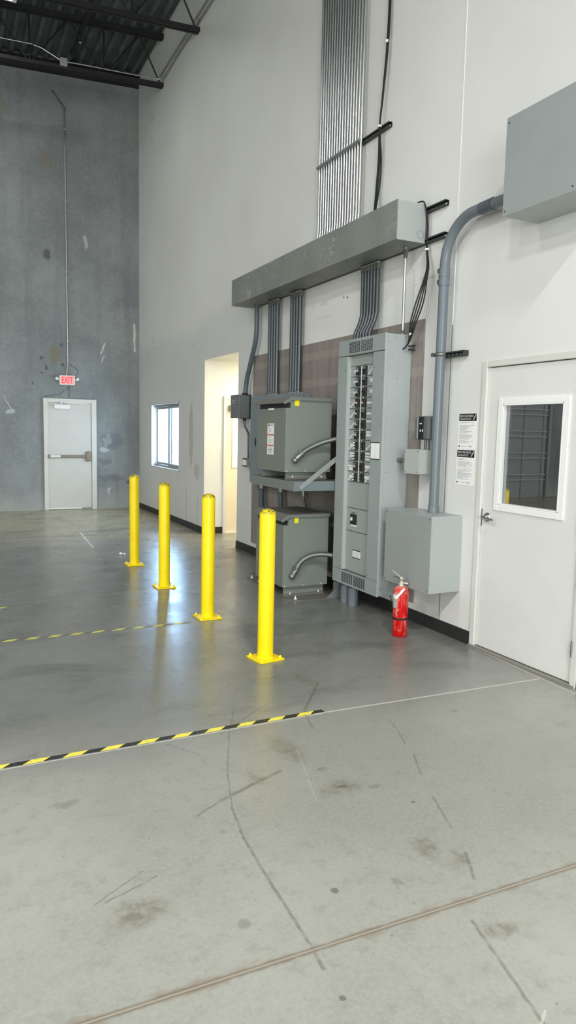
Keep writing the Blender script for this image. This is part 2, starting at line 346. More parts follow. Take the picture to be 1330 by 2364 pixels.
# ---------------------------------------------------------------- geometry helpers
ORG = {}
def tag(o, label=None, cat=None, group=None, kind=None):
    if label: o['label'] = label
    if cat: o['category'] = cat
    if group: o['group'] = group
    if kind: o['kind'] = kind
    return o
def thing(name, label, cat, loc, group=None):
    o = bpy.data.objects.new(name, None); o.empty_display_size = .1; C.objects.link(o); o.location = loc
    ORG[o.name] = Vector(loc); return tag(o, label, cat, group)
class MB:
    def __init__(s): s.v = []; s.f = []; s.sm = []
    def add(s, vs, fs, smooth=False):
        n = len(s.v); s.v += [tuple(v) for v in vs]; s.f += [tuple(i+n for i in f) for f in fs]; s.sm += [smooth]*len(fs); return s
    def box(s, x0, x1, y0, y1, z0, z1):
        if x0 > x1: x0, x1 = x1, x0
        if y0 > y1: y0, y1 = y1, y0
        if z0 > z1: z0, z1 = z1, z0
        vs = [(x, y, z) for z in (z0, z1) for y in (y0, y1) for x in (x0, x1)]
        return s.add(vs, [(0, 2, 3, 1), (4, 5, 7, 6), (0, 1, 5, 4), (2, 6, 7, 3), (0, 4, 6, 2), (1, 3, 7, 5)])
    def prism(s, pts, axis, a, b):
        # pts 2D polygon in the plane perpendicular to axis
        def mk(p, t): return {'x': (t, p[0], p[1]), 'y': (p[0], t, p[1]), 'z': (p[0], p[1], t)}[axis]
        n = len(pts); vs = [mk(p, a) for p in pts]+[mk(p, b) for p in pts]
        return s.add(vs, [tuple(range(n))[::-1], tuple(range(n, 2*n))]+[(i, (i+1) % n, n+(i+1) % n, n+i) for i in range(n)])
    def obox(s, a, b, w, t, nrm):
        # flat bar from a to b: width w across, thickness t along nrm
        a, b, nrm = Vector(a), Vector(b), Vector(nrm).normalized(); d = (b-a).normalized(); c = d.cross(nrm).normalized()
        vs = [p+c*(w/2*i)+nrm*(t/2*j) for p in (a, b) for i, j in ((-1, -1), (1, -1), (1, 1), (-1, 1))]
        return s.add(vs, [(3, 2, 1, 0), (4, 5, 6, 7), (0, 1, 5, 4), (1, 2, 6, 5), (2, 3, 7, 6), (3, 0, 4, 7)])
    def tube(s, pts, r, seg=12, cap=True, rad=None):
        pts = [Vector(p) for p in pts]; n = len(pts); prev = None; vs = []
        for i, p in enumerate(pts):
            d = (pts[min(i+1, n-1)]-pts[max(i-1, 0)]).normalized()
            if prev is None:
                a = Vector((0, 0, 1)) if abs(d.z) < .9 else Vector((1, 0, 0)); u = d.cross(a).normalized()
            else: u = (prev-d*prev.dot(d)).normalized()
            prev = u; w = d.cross(u); rr = rad[i] if rad else r
            vs += [p+(u*math.cos(2*PI*k/seg)+w*math.sin(2*PI*k/seg))*rr for k in range(seg)]
        fs = [(i*seg+k, i*seg+(k+1) % seg, (i+1)*seg+(k+1) % seg, (i+1)*seg+k) for i in range(n-1) for k in range(seg)]
        s.add(vs, fs, True)
        if cap: s.add([vs[k] for k in range(seg)], [tuple(range(seg))[::-1]]); s.add(vs[-seg:], [tuple(range(seg))])
        return s
    def lathe(s, c, prof, seg=32, axis='z'):
        c = Vector(c); vs = []
        def mk(r, a, h):
            if axis == 'z': return c+Vector((r*math.cos(a), r*math.sin(a), h))
            if axis == 'x': return c+Vector((h, r*math.cos(a), r*math.sin(a)))
            return c+Vector((r*math.sin(a), h, r*math.cos(a)))
        for r, h in prof: vs += [mk(max(r, 1e-4), 2*PI*k/seg, h) for k in range(seg)]
        n = len(prof)
        fs = [(i*seg+k, i*seg+(k+1) % seg, (i+1)*seg+(k+1) % seg, (i+1)*seg+k) for i in range(n-1) for k in range(seg)]
        return s.add(vs, fs, True)
    def sphere(s, c, r, seg=12, rings=6, sc=(1, 1, 1)):
        c = Vector(c); vs = []; fs = []
        for i in range(rings+1):
            t = PI*i/rings
            vs += [c+Vector((r*sc[0]*math.sin(t)*math.cos(2*PI*k/seg), r*sc[1]*math.sin(t)*math.sin(2*PI*k/seg), r*sc[2]*math.cos(t))) for k in range(seg)]
        for i in range(rings): fs += [(i*seg+k, (i+1)*seg+k, (i+1)*seg+(k+1) % seg, i*seg+(k+1) % seg) for k in range(seg)]
        return s.add(vs, fs, True)
    def build(s, name, mat, parent=None, bevel=0, loc=None):
        o0 = ORG[parent.name] if parent else Vector(loc if loc else (0, 0, 0))
        me = bpy.data.meshes.new(name); me.from_pydata([tuple(Vector(v)-o0) for v in s.v], [], s.f)
        me.polygons.foreach_set('use_smooth', s.sm); me.validate(); me.update()
        m = M[mat] if isinstance(mat, str) else mat
        me.materials.append(m)
        o = bpy.data.objects.new(name, me); C.objects.link(o)
        if parent: o.parent = parent
        else: o.location = o0
        ORG[o.name] = o0
        import bmesh
        bm = bmesh.new(); bm.from_mesh(me); bmesh.ops.remove_doubles(bm, verts=bm.verts, dist=1e-5) if bevel == 0 and False else None
        bmesh.ops.recalc_face_normals(bm, faces=bm.faces); bm.to_mesh(me); bm.free()
        if bevel:
            b = o.modifiers.new('bevel', 'BEVEL'); b.width = bevel; b.segments = 2; b.limit_method = 'ANGLE'; b.angle_limit = math.radians(50); b.harden_normals = False
        return o
def box(name, mat, x0, x1, y0, y1, z0, z1, parent=None, bevel=0, loc=None):
    return MB().box(x0, x1, y0, y1, z0, z1).build(name, mat, parent, bevel, loc)
def text(name, s, mat, org, right, upv, width, parent, depth=.0006, height=None):
    cu = bpy.data.curves.new(name, 'FONT'); cu.body = s; cu.size = 1; cu.extrude = 0.0
    cu.resolution_u = 2
    t = bpy.data.objects.new(name, cu); C.objects.link(t); bpy.context.view_layer.update()
    me = bpy.data.meshes.new_from_object(t); bpy.data.objects.remove(t)
    xs = [v.co.x for v in me.vertices]; ys = [v.co.y for v in me.vertices]
    x0, x1, y0, y1 = min(xs), max(xs), min(ys), max(ys); sx = width/(x1-x0); sy = (height/(y1-y0)) if height else sx
    R_, U_ = Vector(right), Vector(upv); N_ = R_.cross(U_).normalized(); o = Vector(org)
    mb = MB()
    vs = [o+R_*((v.co.x-x0)*sx)+U_*((v.co.y-y0)*sy)+N_*depth for v in me.vertices]
    mb.add(vs, [tuple(p.vertices) for p in me.polygons])
    bpy.data.meshes.remove(me)
    return mb.build(name, mat, parent)
def path(pts, n=8):
    # Catmull-Rom through pts
    P_ = [Vector(p) for p in pts]; P_ = [P_[0]*2-P_[1]]+P_+[P_[-1]*2-P_[-2]]; out = []
    for i in range(1, len(P_)-2):
        for k in range(n):
            t = k/n; a, b, c, d = P_[i-1:i+3]
            out.append(.5*((2*b)+(c-a)*t+(2*a-5*b+4*c-d)*t*t+(3*b-a-3*c+d)*t**3))
    out.append(P_[-2]); return out
def bendpath(pts, r, n=6):
    # straight runs with rounded corners
    P_ = [Vector(p) for p in pts]; out = [P_[0]]
    for i in range(1, len(P_)-1):
        a, b, c = P_[i-1], P_[i], P_[i+1]; d1 = (a-b).normalized(); d2 = (c-b).normalized()
        k = min(r, (a-b).length*.45, (c-b).length*.45); s, e = b+d1*k, b+d2*k
        for j in range(n+1):
            t = j/n; out.append(s*(1-t)**2+b*2*t*(1-t)+e*t*t)
    out.append(P_[-1]); return out
RY, RZ = (0, -1, 0), (0, 0, 1)     # reading directions on the right wall
def screws(parent, pts, nx=-1, r=.005, mat='insulator'):
    for (x, y, z), ax in pts:
        MB().lathe((x, y, z), [(0, 0), (r, 0), (r*.8, -.003), (0, -.0035)], 8, ax).build('screw', mat, parent)

# ---------------------------------------------------------------- setting
def st(o): o['kind'] = 'structure'; return o
XL, YF, CZ = -11.0, -10.0, 8.45
SL = .055
def zc(x): return CZ+(x-WX)*SL
st(box('floor', 'floor', XL-.2, 6.2, YF-.2, BY+.2, -.2, 0))
# right wall with the window, the recess and the office door opening
def grid_wall(name, mat, ys, zs, holes, x0, x1):
    mb = MB()
    for j in range(len(ys)-1):
        for k in range(len(zs)-1):
            cy, cz = (ys[j]+ys[j+1])/2, (zs[k]+zs[k+1])/2
            if not any(h[0] < cy < h[1] and h[2] < cz < h[3] for h in holes):
                mb.box(x0, x1, ys[j], ys[j+1], zs[k], zs[k+1])
    return mb.build(name, mat)
WIN = (11.80, 13.60, .905, 2.11); REC = (9.115, 10.50, 0, 2.70); DR = (3.16, 4.20, 0, 2.18)
ys = sorted({YF-.2, BY+.2, *WIN[:2], *REC[:2], *DR[:2]}); zs = sorted({0, 9.4, WIN[2], WIN[3], REC[3], DR[3]})
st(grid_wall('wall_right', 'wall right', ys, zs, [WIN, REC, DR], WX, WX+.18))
st(box('wall_back', 'wall back', XL-.2, WX-.0005, BY, BY+.2, 0, 9.4))
st(box('wall_left', 'left wall', XL-.2, XL, YF-.2, BY, 0, 9.4))
st(box('wall_front', 'left wall', XL, WX, YF-.2, YF, 0, 9.4))
# corrugated roof deck
mb = MB(); pitch = .20; x = XL-.1; prof = []
while x < WX+.15:
    prof += [(x, zc(x)), (x+.06, zc(x+.06)), (x+.085, zc(x)+.075), (x+.175, zc(x)+.075)]; x += pitch
n = len(prof); vs = [(a, YF-.1, b) for a, b in prof]+[(a, BY+.1, b) for a, b in prof]
mb.add(vs, [(i, i+1, n+i+1, n+i) for i in range(n-1)])
mb.add([(XL-.2, YF-.2, zc(XL)+.2), (WX+.2, YF-.2, zc(WX)+.2), (WX+.2, BY+.2, zc(WX)+.2), (XL-.2, BY+.2, zc(XL)+.2)], [(0, 1, 2, 3)])
st(mb.build('ceiling', 'deck'))
# recess behind the wall opening
V1 = 5.35
st(MB().box(WX+.18, V1, REC[1], REC[1]+.12, 0, 2.7).build('wall_recess', 'wall right')) if False else None
mb = MB()   # far recess wall, pierced by the vestibule door
mb.box(WX+.18, 4.0, REC[1], REC[1]+.12, 0, 2.7); mb.box(4.0, 4.93, REC[1], REC[1]+.12, 2.16, 2.7); mb.box(4.93, V1, REC[1], REC[1]+.12, 0, 2.7)
mb.box(WX+.18, V1, REC[0]-.12, REC[0], 0, 2.7); mb.box(V1, V1+.12, REC[0]-.12, REC[1]+.12, 0, 2.7)
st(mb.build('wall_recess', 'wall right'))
st(box('ceiling_recess', 'left wall', WX+.18, V1+.12, REC[0]-.12, REC[1]+.12, 2.70, 2.8))
st(MB().box(WX+.18, 6.2, 11.62, 11.72, 0, 2.9).box(6.1, 6.2, REC[1]+.12, 11.62, 0, 2.9).build('wall_light_block', 'left wall'))  # added unseen walls, keep the window light off the vestibule door pane
# small dark office behind the door
mb = MB(); mb.box(WX+.18, 6.0, 5.4, 5.5, 0, 2.7); mb.box(WX+.18, 6.0, 1.4, 1.5, 0, 2.7); mb.box(6.0, 6.1, 1.4, 5.5, 0, 2.7); mb.box(WX+.18, 6.1, 1.4, 5.5, 2.7, 2.8)
st(mb.build('wall_office', 'gutter blue grey'))
def baseb(name, y0, y1): st(MB().prism([(WX, 0), (WX-.012, 0), (WX-.008, .10), (WX-.004, .104), (WX, .104)], 'y', y0, y1).build(name, 'base vinyl'))
baseb('baseboard_right', 4.205, REC[0]); baseb('baseboard_far', REC[1], BY); baseb('baseboard_near', -2, 3.155)
st(box('baseboard_recess', 'base vinyl', WX-.008, 3.985, REC[1]-.008, REC[1], 0, .104))
st(MB().box(WX-.003, WX, 4.588, 4.600, 2.5, 9.0).build('trim_1', 'white plastic'))
st(MB().box(WX-.0015, WX, 4.588, 4.597, .104, 2.5).build('trim_2', 'gutter blue grey'))
# ledger angle along the top of the back wall
mb = MB()
for (h, d, dz) in ((.19, .02, -.215), (.02, .12, -.04)):
    vs = [(XL, BY-d, zc(XL)+dz), (WX, BY-d, zc(WX)+dz), (WX, BY, zc(WX)+dz), (XL, BY, zc(XL)+dz)]
    vs += [(a, b, c+h) for a, b, c in vs]; mb.add(vs, [(3, 2, 1, 0), (4, 5, 6, 7), (0, 1, 5, 4), (1, 2, 6, 5), (2, 3, 7, 6), (3, 0, 4, 7)])
lg = st(mb.build('trim_3', 'steel black'))
mb = MB(); x = 3.5
while x > .2: mb.lathe((x, BY-.02, zc(x)-.15), [(0, -.014), (.013, -.012), (.016, 0)], 8, 'y'); x -= .17
mb.build('bolt', 'steel rust', lg)['kind'] = 'stuff'

# window with sliding sashes
w = st(MB().box(WX-.004, WX+.18, WIN[0], WIN[0]+.022, WIN[2], WIN[3]).box(WX-.004, WX+.18, WIN[1]-.022, WIN[1], WIN[2], WIN[3]).box(WX-.004, WX+.18, WIN[0], WIN[1], WIN[2], WIN[2]+.022).box(WX-.004, WX+.18, WIN[0], WIN[1], WIN[3]-.022, WIN[3]).build('window_1', 'window white'))
MB().box(WX+.06, WX+.14, WIN[0]+.022, WIN[1]-.022, WIN[2]+.022, WIN[2]+.06).build('sill_track', 'window track', w)
MB().box(WX+.06, WX+.14, WIN[0]+.022, WIN[1]-.022, WIN[3]-.06, WIN[3]-.022).build('head_track', 'window track', w)
for (a, b, dx) in ((WIN[0]+.022, 12.72, .075), (12.60, WIN[1]-.022, .11)):
    s_ = MB(); z0, z1 = WIN[2]+.055, WIN[3]-.055; x0 = WX+dx
    s_.box(x0, x0+.025, a, a+.05, z0, z1).box(x0, x0+.025, b-.05, b, z0, z1).box(x0, x0+.025, a+.05, b-.05, z0, z0+.045).box(x0, x0+.025, a+.05, b-.05, z1-.045, z1)
    s_ = s_.build('sash', 'sash grey', w)
    MB().box(x0+.010, x0+.014, a+.05, b-.05, z0+.045, z1-.045).build('pane', 'glass', s_)

# grey back wall exit door
d1 = bpy.data.objects.new('door_1', None); C.objects.link(d1); d1.location = (2.28, BY, 0); ORG['door_1'] = Vector((2.28, BY, 0)); st(d1)
fr = MB().box(1.785, 1.865, BY-.05, BY+.02, 0, 2.184).box(2.70, 2.795, BY-.05, BY+.02, 0, 2.184).box(1.865, 2.70, BY-.05, BY+.02, 2.105, 2.184)
fr.build('door_frame', 'frame white', d1, .006)
lf = box('door_leaf', 'exit door', 1.868, 2.697, BY-.02, BY+.0, .03, 2.102, d1)
box('door_sweep', 'white plastic', 1.868, 2.5, BY-.028, BY-.02, .012, .034, d1)
pb = MB().box(1.875, 2.60, BY-.075, BY-.03, 1.035, 1.085).box(1.868, 1.895, BY-.08, BY-.02, 1.025, 1.095).build('panic_bar', 'bronze bar', d1, .006)
box('push_pad', 'sign white', 1.90, 2.09, BY-.082, BY-.074, 1.038, 1.082, d1, .002)
box('latch_case', 'bronze bar', 2.585, 2.675, BY-.09, BY-.02, .965, 1.16, d1, .02)
cl = box('door_closer', 'white plastic', 1.985, 2.285, BY-.09, BY-.02, 1.985, 2.065, d1, .005)
MB().obox((2.12, BY-.07, 2.07), (2.12, BY-.07, 2.12), .03, .03, (0, 1, 0)).obox((2.12, BY-.075, 2.115), (2.62, BY-.075, 2.075), .014, .008, (0, 1, 0)).obox((2.12, BY-.075, 2.115), (2.6, BY-.06, 2.105), .014, .008, (0, 1, 0)).build('closer_arm', 'sign white', cl)
for z in (.25, 1.1, 1.9): MB().tube([(1.868, BY-.025, z-.05), (1.868, BY-.025, z+.05)], .007, 8).build('hinge', 'sign white', d1)

# office door with dark glass in the right wall
d2 = bpy.data.objects.new('door_2', None); C.objects.link(d2); d2.location = (WX, 3.68, 0); ORG['door_2'] = Vector((WX, 3.68, 0)); st(d2)
Y0, Y1 = 3.16, 4.20
fr = MB().box(WX-.014, WX+.18, Y1-.05, Y1, 0, 2.184).box(WX-.014, WX+.18, Y0, Y0+.05, 0, 2.184).box(WX-.014, WX+.18, Y0+.05, Y1-.05, 2.137, 2.184)
fr.build('door_frame', 'frame white', d2, .004)
a0, a1, b0, b1 = 3.213, 4.147, .022, 2.131; g0, g1, h0, h1 = 3.405, 3.975, 1.128, 1.862; xx0, xx1 = WX+.006, WX+.05
lf = MB().box(xx0, xx1, a0, g0, b0, b1).box(xx0, xx1, g1, a1, b0, b1).box(xx0, xx1, g0, g1, b0, h0).box(xx0, xx1, g0, g1, h1, b1).build('door_leaf', 'door white', d2)
mb = MB(); e = .045
for (p0, p1, q0, q1) in ((g0-e, g0, h0-e, h1+e), (g1, g1+e, h0-e, h1+e), (g0, g1, h0-e, h0), (g0, g1, h1, h1+e)): mb.box(xx0-.012, xx0, p0, p1, q0, q1)
for (p0, p1, q0, q1) in ((g0, g0+.012, h0, h1), (g1-.012, g1, h0, h1), (g0, g1, h0, h0+.012), (g0, g1, h1-.012, h1)): mb.box(xx0-.012, xx0+.022, p0, p1, q0, q1)
mb.build('glazing_frame', 'white plastic', lf, .003)
box('pane', 'dark glass', xx0+.020, xx0+.026, g0+.002, g1-.002, h0+.002, h1-.002, lf)
lv = MB().lathe((xx0, 4.087, 1.02), [(.036, 0), (.036, -.006), (.022, -.014), (.013, -.016), (.013, -.05), (0, -.05)], 20, 'x')
lv.tube(bendpath([(xx0-.048, 4.095, 1.02), (xx0-.052, 4.05, 1.02), (xx0-.05, 3.975, 1.012)], .02), .009, 10)
lv.build('lever_handle', 'chrome', lf)
box('strike_plate', 'black', xx0-.002, xx0+.01, 4.143, 4.150, .95, 1.08, d2)
for z in (.255, 1.08, 1.93):
    MB().tube([(WX-.014, 3.207, z-.052), (WX-.014, 3.207, z+.052)], .0085, 8).box(WX-.004, WX+.004, 3.19, 3.225, z-.05, z+.05).build('hinge', 'chrome', d2)
box('threshold', 'threshold', WX-.035, WX+.06, 3.17, 4.19, 0, .016, d2)

# vestibule door seen through the recess
d3 = bpy.data.objects.new('door_3', None); C.objects.link(d3); d3.location = (4.45, REC[1], 0); ORG['door_3'] = Vector((4.45, REC[1], 0)); st(d3)
yy = REC[1]
MB().box(3.985, 4.03, yy-.03, yy+.12, 0, 2.17).box(4.88, 4.93, yy-.03, yy+.12, 0, 2.17).box(4.03, 4.88, yy-.03, yy+.12, 2.12, 2.17).build('door_frame', 'frame white', d3, .004)
lf = MB().box(4.033, 4.15, yy, yy+.045, .02, 2.115).box(4.76, 4.877, yy, yy+.045, .02, 2.115).box(4.15, 4.76, yy, yy+.045, .02, 1.06).box(4.15, 4.76, yy, yy+.045, 1.80, 2.115).build('door_leaf', 'door cream', d3)
MB().box(4.135, 4.155, yy-.01, yy, 1.04, 1.82).box(4.155, 4.76, yy-.01, yy, 1.04, 1.06).box(4.155, 4.76, yy-.01, yy, 1.80, 1.82).build('glazing_frame', 'frame white', lf)
box('pane', 'glass', 4.15, 4.76, yy+.02, yy+.026, 1.06, 1.80, lf)
box('door_closer', 'bronze bar', 4.075, 4.32, yy-.06, yy, 1.93, 2.03, lf, .004)
box('threshold', 'white plastic', 4.03, 4.88, yy-.03, yy+.1, 0, .018, d3)

# overhead dock door on the back wall, seen only in the office door glass
d4 = bpy.data.objects.new('door_4', None); C.objects.link(d4); d4.location = (-5.75, BY, 0); ORG['door_4'] = Vector((-5.75, BY, 0)); st(d4)
box('door_panel', 'overhead door', -7.6, -3.9, BY-.03, BY, 0, 3.7, d4)
for k in range(6):
    z = 1.13+.588*(k-1)
    for dz in (-.07, .075): MB().box(-7.6, -3.9, BY-.07, BY-.03, z+dz-.018, z+dz+.018).build('stiffener', 'box grey', d4)
for x in (-7.5, -6.79, -6.05, -5.3, -4.6, -3.95): box('stile', 'overhead door', x-.05, x+.05, BY-.06, BY-.03, 0, 3.6, d4)
MB().box(-7.72, -7.62, BY-.1, BY, 0, 3.8).box(-3.88, -3.78, BY-.1, BY, 0, 3.8).build('track', 'overhead door', d4)

# ---------------------------------------------------------------- roof steel
for yj, lab in ((12.83, 'black open-web steel joist nearest the grey back wall'), (10.89, 'black open-web steel joist crossing the top of the view, second from the grey wall')):
    t = thing('steel_joist', lab, 'joist', (WX-1, yj, zc(WX-1)-.85), 'open-web joists under the roof deck')
    def chord(nm, dz, h):
        mb = MB()
        for s0, s1 in ((-.055, -.012), (.012, .055)):
            vs = [(XL, yj+s0, zc(XL)+dz), (WX-.001, yj+s0, zc(WX)+dz), (WX-.001, yj+s1, zc(WX)+dz), (XL, yj+s1, zc(XL)+dz)]
            vs += [(a, b, c+h) for a, b, c in vs]; mb.add(vs, [(3, 2, 1, 0), (4, 5, 6, 7), (0, 1, 5, 4), (1, 2, 6, 5), (2, 3, 7, 6), (3, 0, 4, 7)])
        mb.build(nm, 'steel black', t)
    chord('top_chord', -.085, .08); chord('bottom_chord', -.87, .06)
    zt = lambda x: zc(x)-.08; zb = lambda x: zc(x)-.82
    x = 2.655; web = [((WX-.05, zb(WX)), (3.25, zt(3.25)))]
    while x > -4:
        web += [((x+.595, zt(x+.595)), (x+.03, zb(x))), ((x, zb(x)), (x, zt(x))), ((x-.595+.03, zt(x-.6)), (x-.03, zb(x)))]; x -= 1.19
    for (xa, za), (xb, zb_) in web: MB().tube([(xa, yj, za), (xb, yj, zb_)], .014, 8).build('web_member', 'steel black', t)
t = thing('sprinkler_pipe', 'dark pipe running under the roof deck towards the grey wall', 'pipe', (2.28, 11.5, 8.15))
MB().tube([(2.28, -1, 8.15), (2.28, 13.55, 8.15)], .045, 14).build('pipe', 'steel black', t)
MB().tube([(2.28, 13.5, 8.15), (2.28, 13.62, 8.15)], .058, 14).build('end_cap', 'steel black', t)
MB().tube([(2.28, 12.9, 8.11), (2.28, 12.9, 8.02)], .018, 10).sphere((2.28, 12.9, 8.02), .03).build('sprinkler_head', 'chrome', t)

# high bay lamps
def bay(x, y, lab):
    zb = zc(x)-.52 if y > 11 else zc(x)-.3
    t = thing('high_bay_light', lab, 'ceiling light', (x, y, zb), 'high bay lights')
    MB().prism([(x-.62, zb), (x+.62, zb), (x+.62, zb+.10), (x+.45, zb+.16), (x-.45, zb+.16), (x-.62, zb+.10)], 'y', y-.2, y+.2).build('housing', 'white plastic', t, .004)
    box('lens', 'bay lens', x-.56, x+.56, y-.16, y+.16, zb-.006, zb, t)
    for sx in (-.4, .4): MB().tube([(x+sx, y, zb+.155), (x+sx, y, zc(x+sx)-.002)], .004, 6).build('hanger', 'steel black', t)
    a = area('lamp', (x, y, zb-.02), (1.1, .3), BAYP[y], (1, 1, 1), (0, 0, -1)); a.parent = t; a.location = (0, 0, -.02)
for i, (x, y) in enumerate(BAYS):
    bay(x, y, 'white high bay light hanging at the top left corner below the roof deck' if (x, y) == (.55, 11.55) else 'white high bay light hung from the roof outside the view')

# white conduit along the near joist and onto the right wall
yj = 12.83-.085
t = thing('joist_conduit', 'thin pale conduit clipped along the joist and turning along the top of the white wall', 'conduit', (1.98, yj, 7.57))
MB().tube(path([(-3, yj, 7.50), (1.023, yj, 7.71), (1.545, yj, 7.72), (1.745, yj, 7.665), (1.93, yj, 7.59)]), .011, 8).build('conduit', 'galvanised', t)
MB().tube(bendpath([(2.04, yj, 7.585), (2.226, yj, 7.60), (3.019, yj, 7.635), (WX-.03, yj, 7.665), (WX-.03, 12.0, 7.70), (WX-.03, 8, 7.71)], .14), .011, 8).build('conduit', 'galvanised', t)
MB().tube([(WX-.03, 12.95, 7.80), (WX-.03, 8, 7.83)], .011, 8).build('conduit', 'old galvanised', t)
box('junction_box', 'old galvanised', 1.925, 2.04, yj-.03, yj+.028, 7.51, 7.63, t, .004)

# conduit above exit sign
t = thing('exit_sign_conduit', 'thin pale conduit running down the grey wall to the exit sign', 'conduit', (2.24, BY-.02, 2.65))
MB().tube(bendpath([(2.235, BY-.03, 2.64), (2.24, BY-.03, 2.72), (2.262, BY-.018, 2.85), (2.257, BY-.018, 7.55)], .06), .012, 10).build('conduit', 'galvanised', t)
for z in (3.3, 4.6, 5.9, 7.2): MB().box(2.235, 2.285, BY-.034, BY, z-.012, z+.012).build('strap', 'old galvanised', t)
t2 = MB().tube(bendpath([(2.285, BY-.012, 2.45), (2.285, BY-.012, 2.19)], .02), .009, 8).build('conduit_stub', 'insulator', None, loc=(2.285, BY-.012, 2.19))
tag(t2, 'short grey conduit stub between the exit sign and the exit door frame', 'conduit')
# exit sign
t = thing('exit_sign', 'red glowing exit sign with two small lamp heads above the exit door', 'exit sign', (2.238, BY-.04, 2.54))
bx = box('housing', 'sign white', 2.088, 2.39, BY-.07, BY, 2.445, 2.640, t, .02)
box('face', 'exit face', 2.118, 2.36, BY-.074, BY-.069, 2.468, 2.618, t, .004)
text('lettering', 'EXIT', 'exit red', (2.135, BY-.0742, 2.483), (1, 0, 0), (0, 0, 1), .21, t, height=.12)
for s in (-1, 1):
    x = 2.239+s*.185
    MB().tube([(2.239+s*.145, BY-.04, 2.545), (x, BY-.05, 2.56)], .012, 8).lathe((x+s*.012, BY-.035, 2.565), [(0, -.05), (.03, -.048), (.032, -.02), (.022, 0), (0, .005)], 14, 'y').build('lamp_head', 'white plastic', t)

# ---------------------------------------------------------------- electrical equipment
pw = thing('plywood_backboard', 'grey-brown plywood board fixed to the white wall behind the electrical gear', 'board', (WX, 6.7, .16))
for a, b in ((4.945, 6.16), (6.163, 7.38), (7.383, 8.56)): box('plywood_sheet', 'plywood', WX-.016, WX-.0005, a, b, .165, 2.592, pw)

# wireway trough on struts
t = thing('wireway_trough', 'long grey metal wiring trough with scuffed front on the white wall', 'wiring trough', (3.49, 6.76, 3.19))
box('body', 'trough', 3.356, 3.632, 4.955, 8.572, 3.195, 3.505, t, .0015)
box('front_cover', 'trough', 3.350, 3.356, 4.953, 8.574, 3.197, 3.508, t, .001)
ep = box('end_plate', 'box grey', 3.357, 3.632, 4.949, 4.955, 3.197, 3.505, t)
def ring(c, r, w, ax):
    return MB().lathe(c, [(r, 0), (r, -.0015), (r-w, -.0015), (r-w, 0)], 28, ax)
ring((3.585, 4.949, 3.262), .033, .0025, 'y').build('knockout', 'disconnect grey', ep)
mb = MB()
for y in (5.1, 5.7, 6.3, 6.9, 7.5, 8.1, 8.5): mb.sphere((3.353, y, 3.193), .006, 8, 4)
mb.build('cover_screws', 'cast metal', t)
mb = MB(); mb.lathe((3.50, 5.35, 3.195), [(.036, 0), (.036, -.0015), (.033, -.0015), (.033, 0)], 28, 'z'); mb.build('knockout', 'disconnect grey', t)

def strut(name, lab, x0, y0, y1, z, group=None, holes=True, mat='strut dark', parent=None):
    h = .041
    t = thing(name, lab, 'strut channel', (x0, (y0+y1)/2, z), group)
    mb = MB(); mb.box(WX-.003, WX, y0, y1, z-h/2, z+h/2)
    mb.box(x0, WX-.003, y0, y1, z+h/2-.003, z+h/2); mb.box(x0, WX-.003, y0, y1, z-h/2, z-h/2+.003)
    mb.box(x0, x0+.003, y0, y1, z+h/2-.012, z+h/2-.003); mb.box(x0, x0+.003, y0, y1, z-h/2+.003, z-h/2+.012)
    mb.build('channel', mat, t)
    if holes:
        mb = MB(); y = y0+.02
        while y < y1-.02: mb.box(WX-.0045, WX-.003, y, y+.028, z-.007, z+.007); y += .05
        mb.build('slots', 'white plastic', t)
    return t
strut('strut_channel', 'slotted dark strut channel sticking out behind the top of the wiring trough', WX-.041, 4.705, 8.5, 3.462, 'strut channels behind the trough')
strut('strut_channel', 'slotted dark strut channel sticking out behind the bottom of the wiring trough', WX-.041, 4.700, 8.5, 3.215, 'strut channels behind the trough')
ts = strut('strut_channel', 'long dark strut channel carrying the pipe clamps high on the white wall', WX-.041, 5.555, 6.86, 4.355)

# seventeen conduits
ny = 17; cy = [6.797-i*(.81/16) for i in range(ny)]
zs_ = 4.355
first = None
for i, y in enumerate(cy):
    loc = (WX-.056, y, 3.505)
    lab = 'silver conduit rising from the wiring trough, '+('leftmost of the row of seventeen' if i == 0 else 'rightmost of the row, nearest the black cables' if i == ny-1 else '%s from the left of seventeen' % ['second', 'third', 'fourth', 'fifth', 'sixth', 'seventh', 'eighth', 'ninth', 'tenth', 'eleventh', 'twelfth', 'thirteenth', 'fourteenth', 'fifteenth', 'sixteenth'][i-1])
    t = thing('steel_conduit', lab, 'conduit', loc, 'silver conduits above the trough')
    if first is None:
        X = WX-.056
        c = MB().tube(bendpath([(X-.045, y, 3.505), (X-.04, y, 3.53), (X, y, 3.66), (X, y, 8.3)], .06), .0125, 12).build('conduit', 'galvanised', t)
        k = MB().lathe((X, y, zs_), [(.0165, -.018), (.0165, .018)], 14, 'z').box(X-.034, X-.012, y-.002, y+.0, zs_-.016, zs_+.016)
        k.tube([(X-.026, y-.016, zs_), (X-.026, y+.014, zs_)], .010, 10).tube([(X-.026, y-.020, zs_), (X-.026, y-.016, zs_)], .013, 6)
        k = k.build('pipe_clamp', 'galvanised', t)
        first = (c, k)
    else:
        for o in first:
            q = o.copy(); C.objects.link(q); q.parent = t

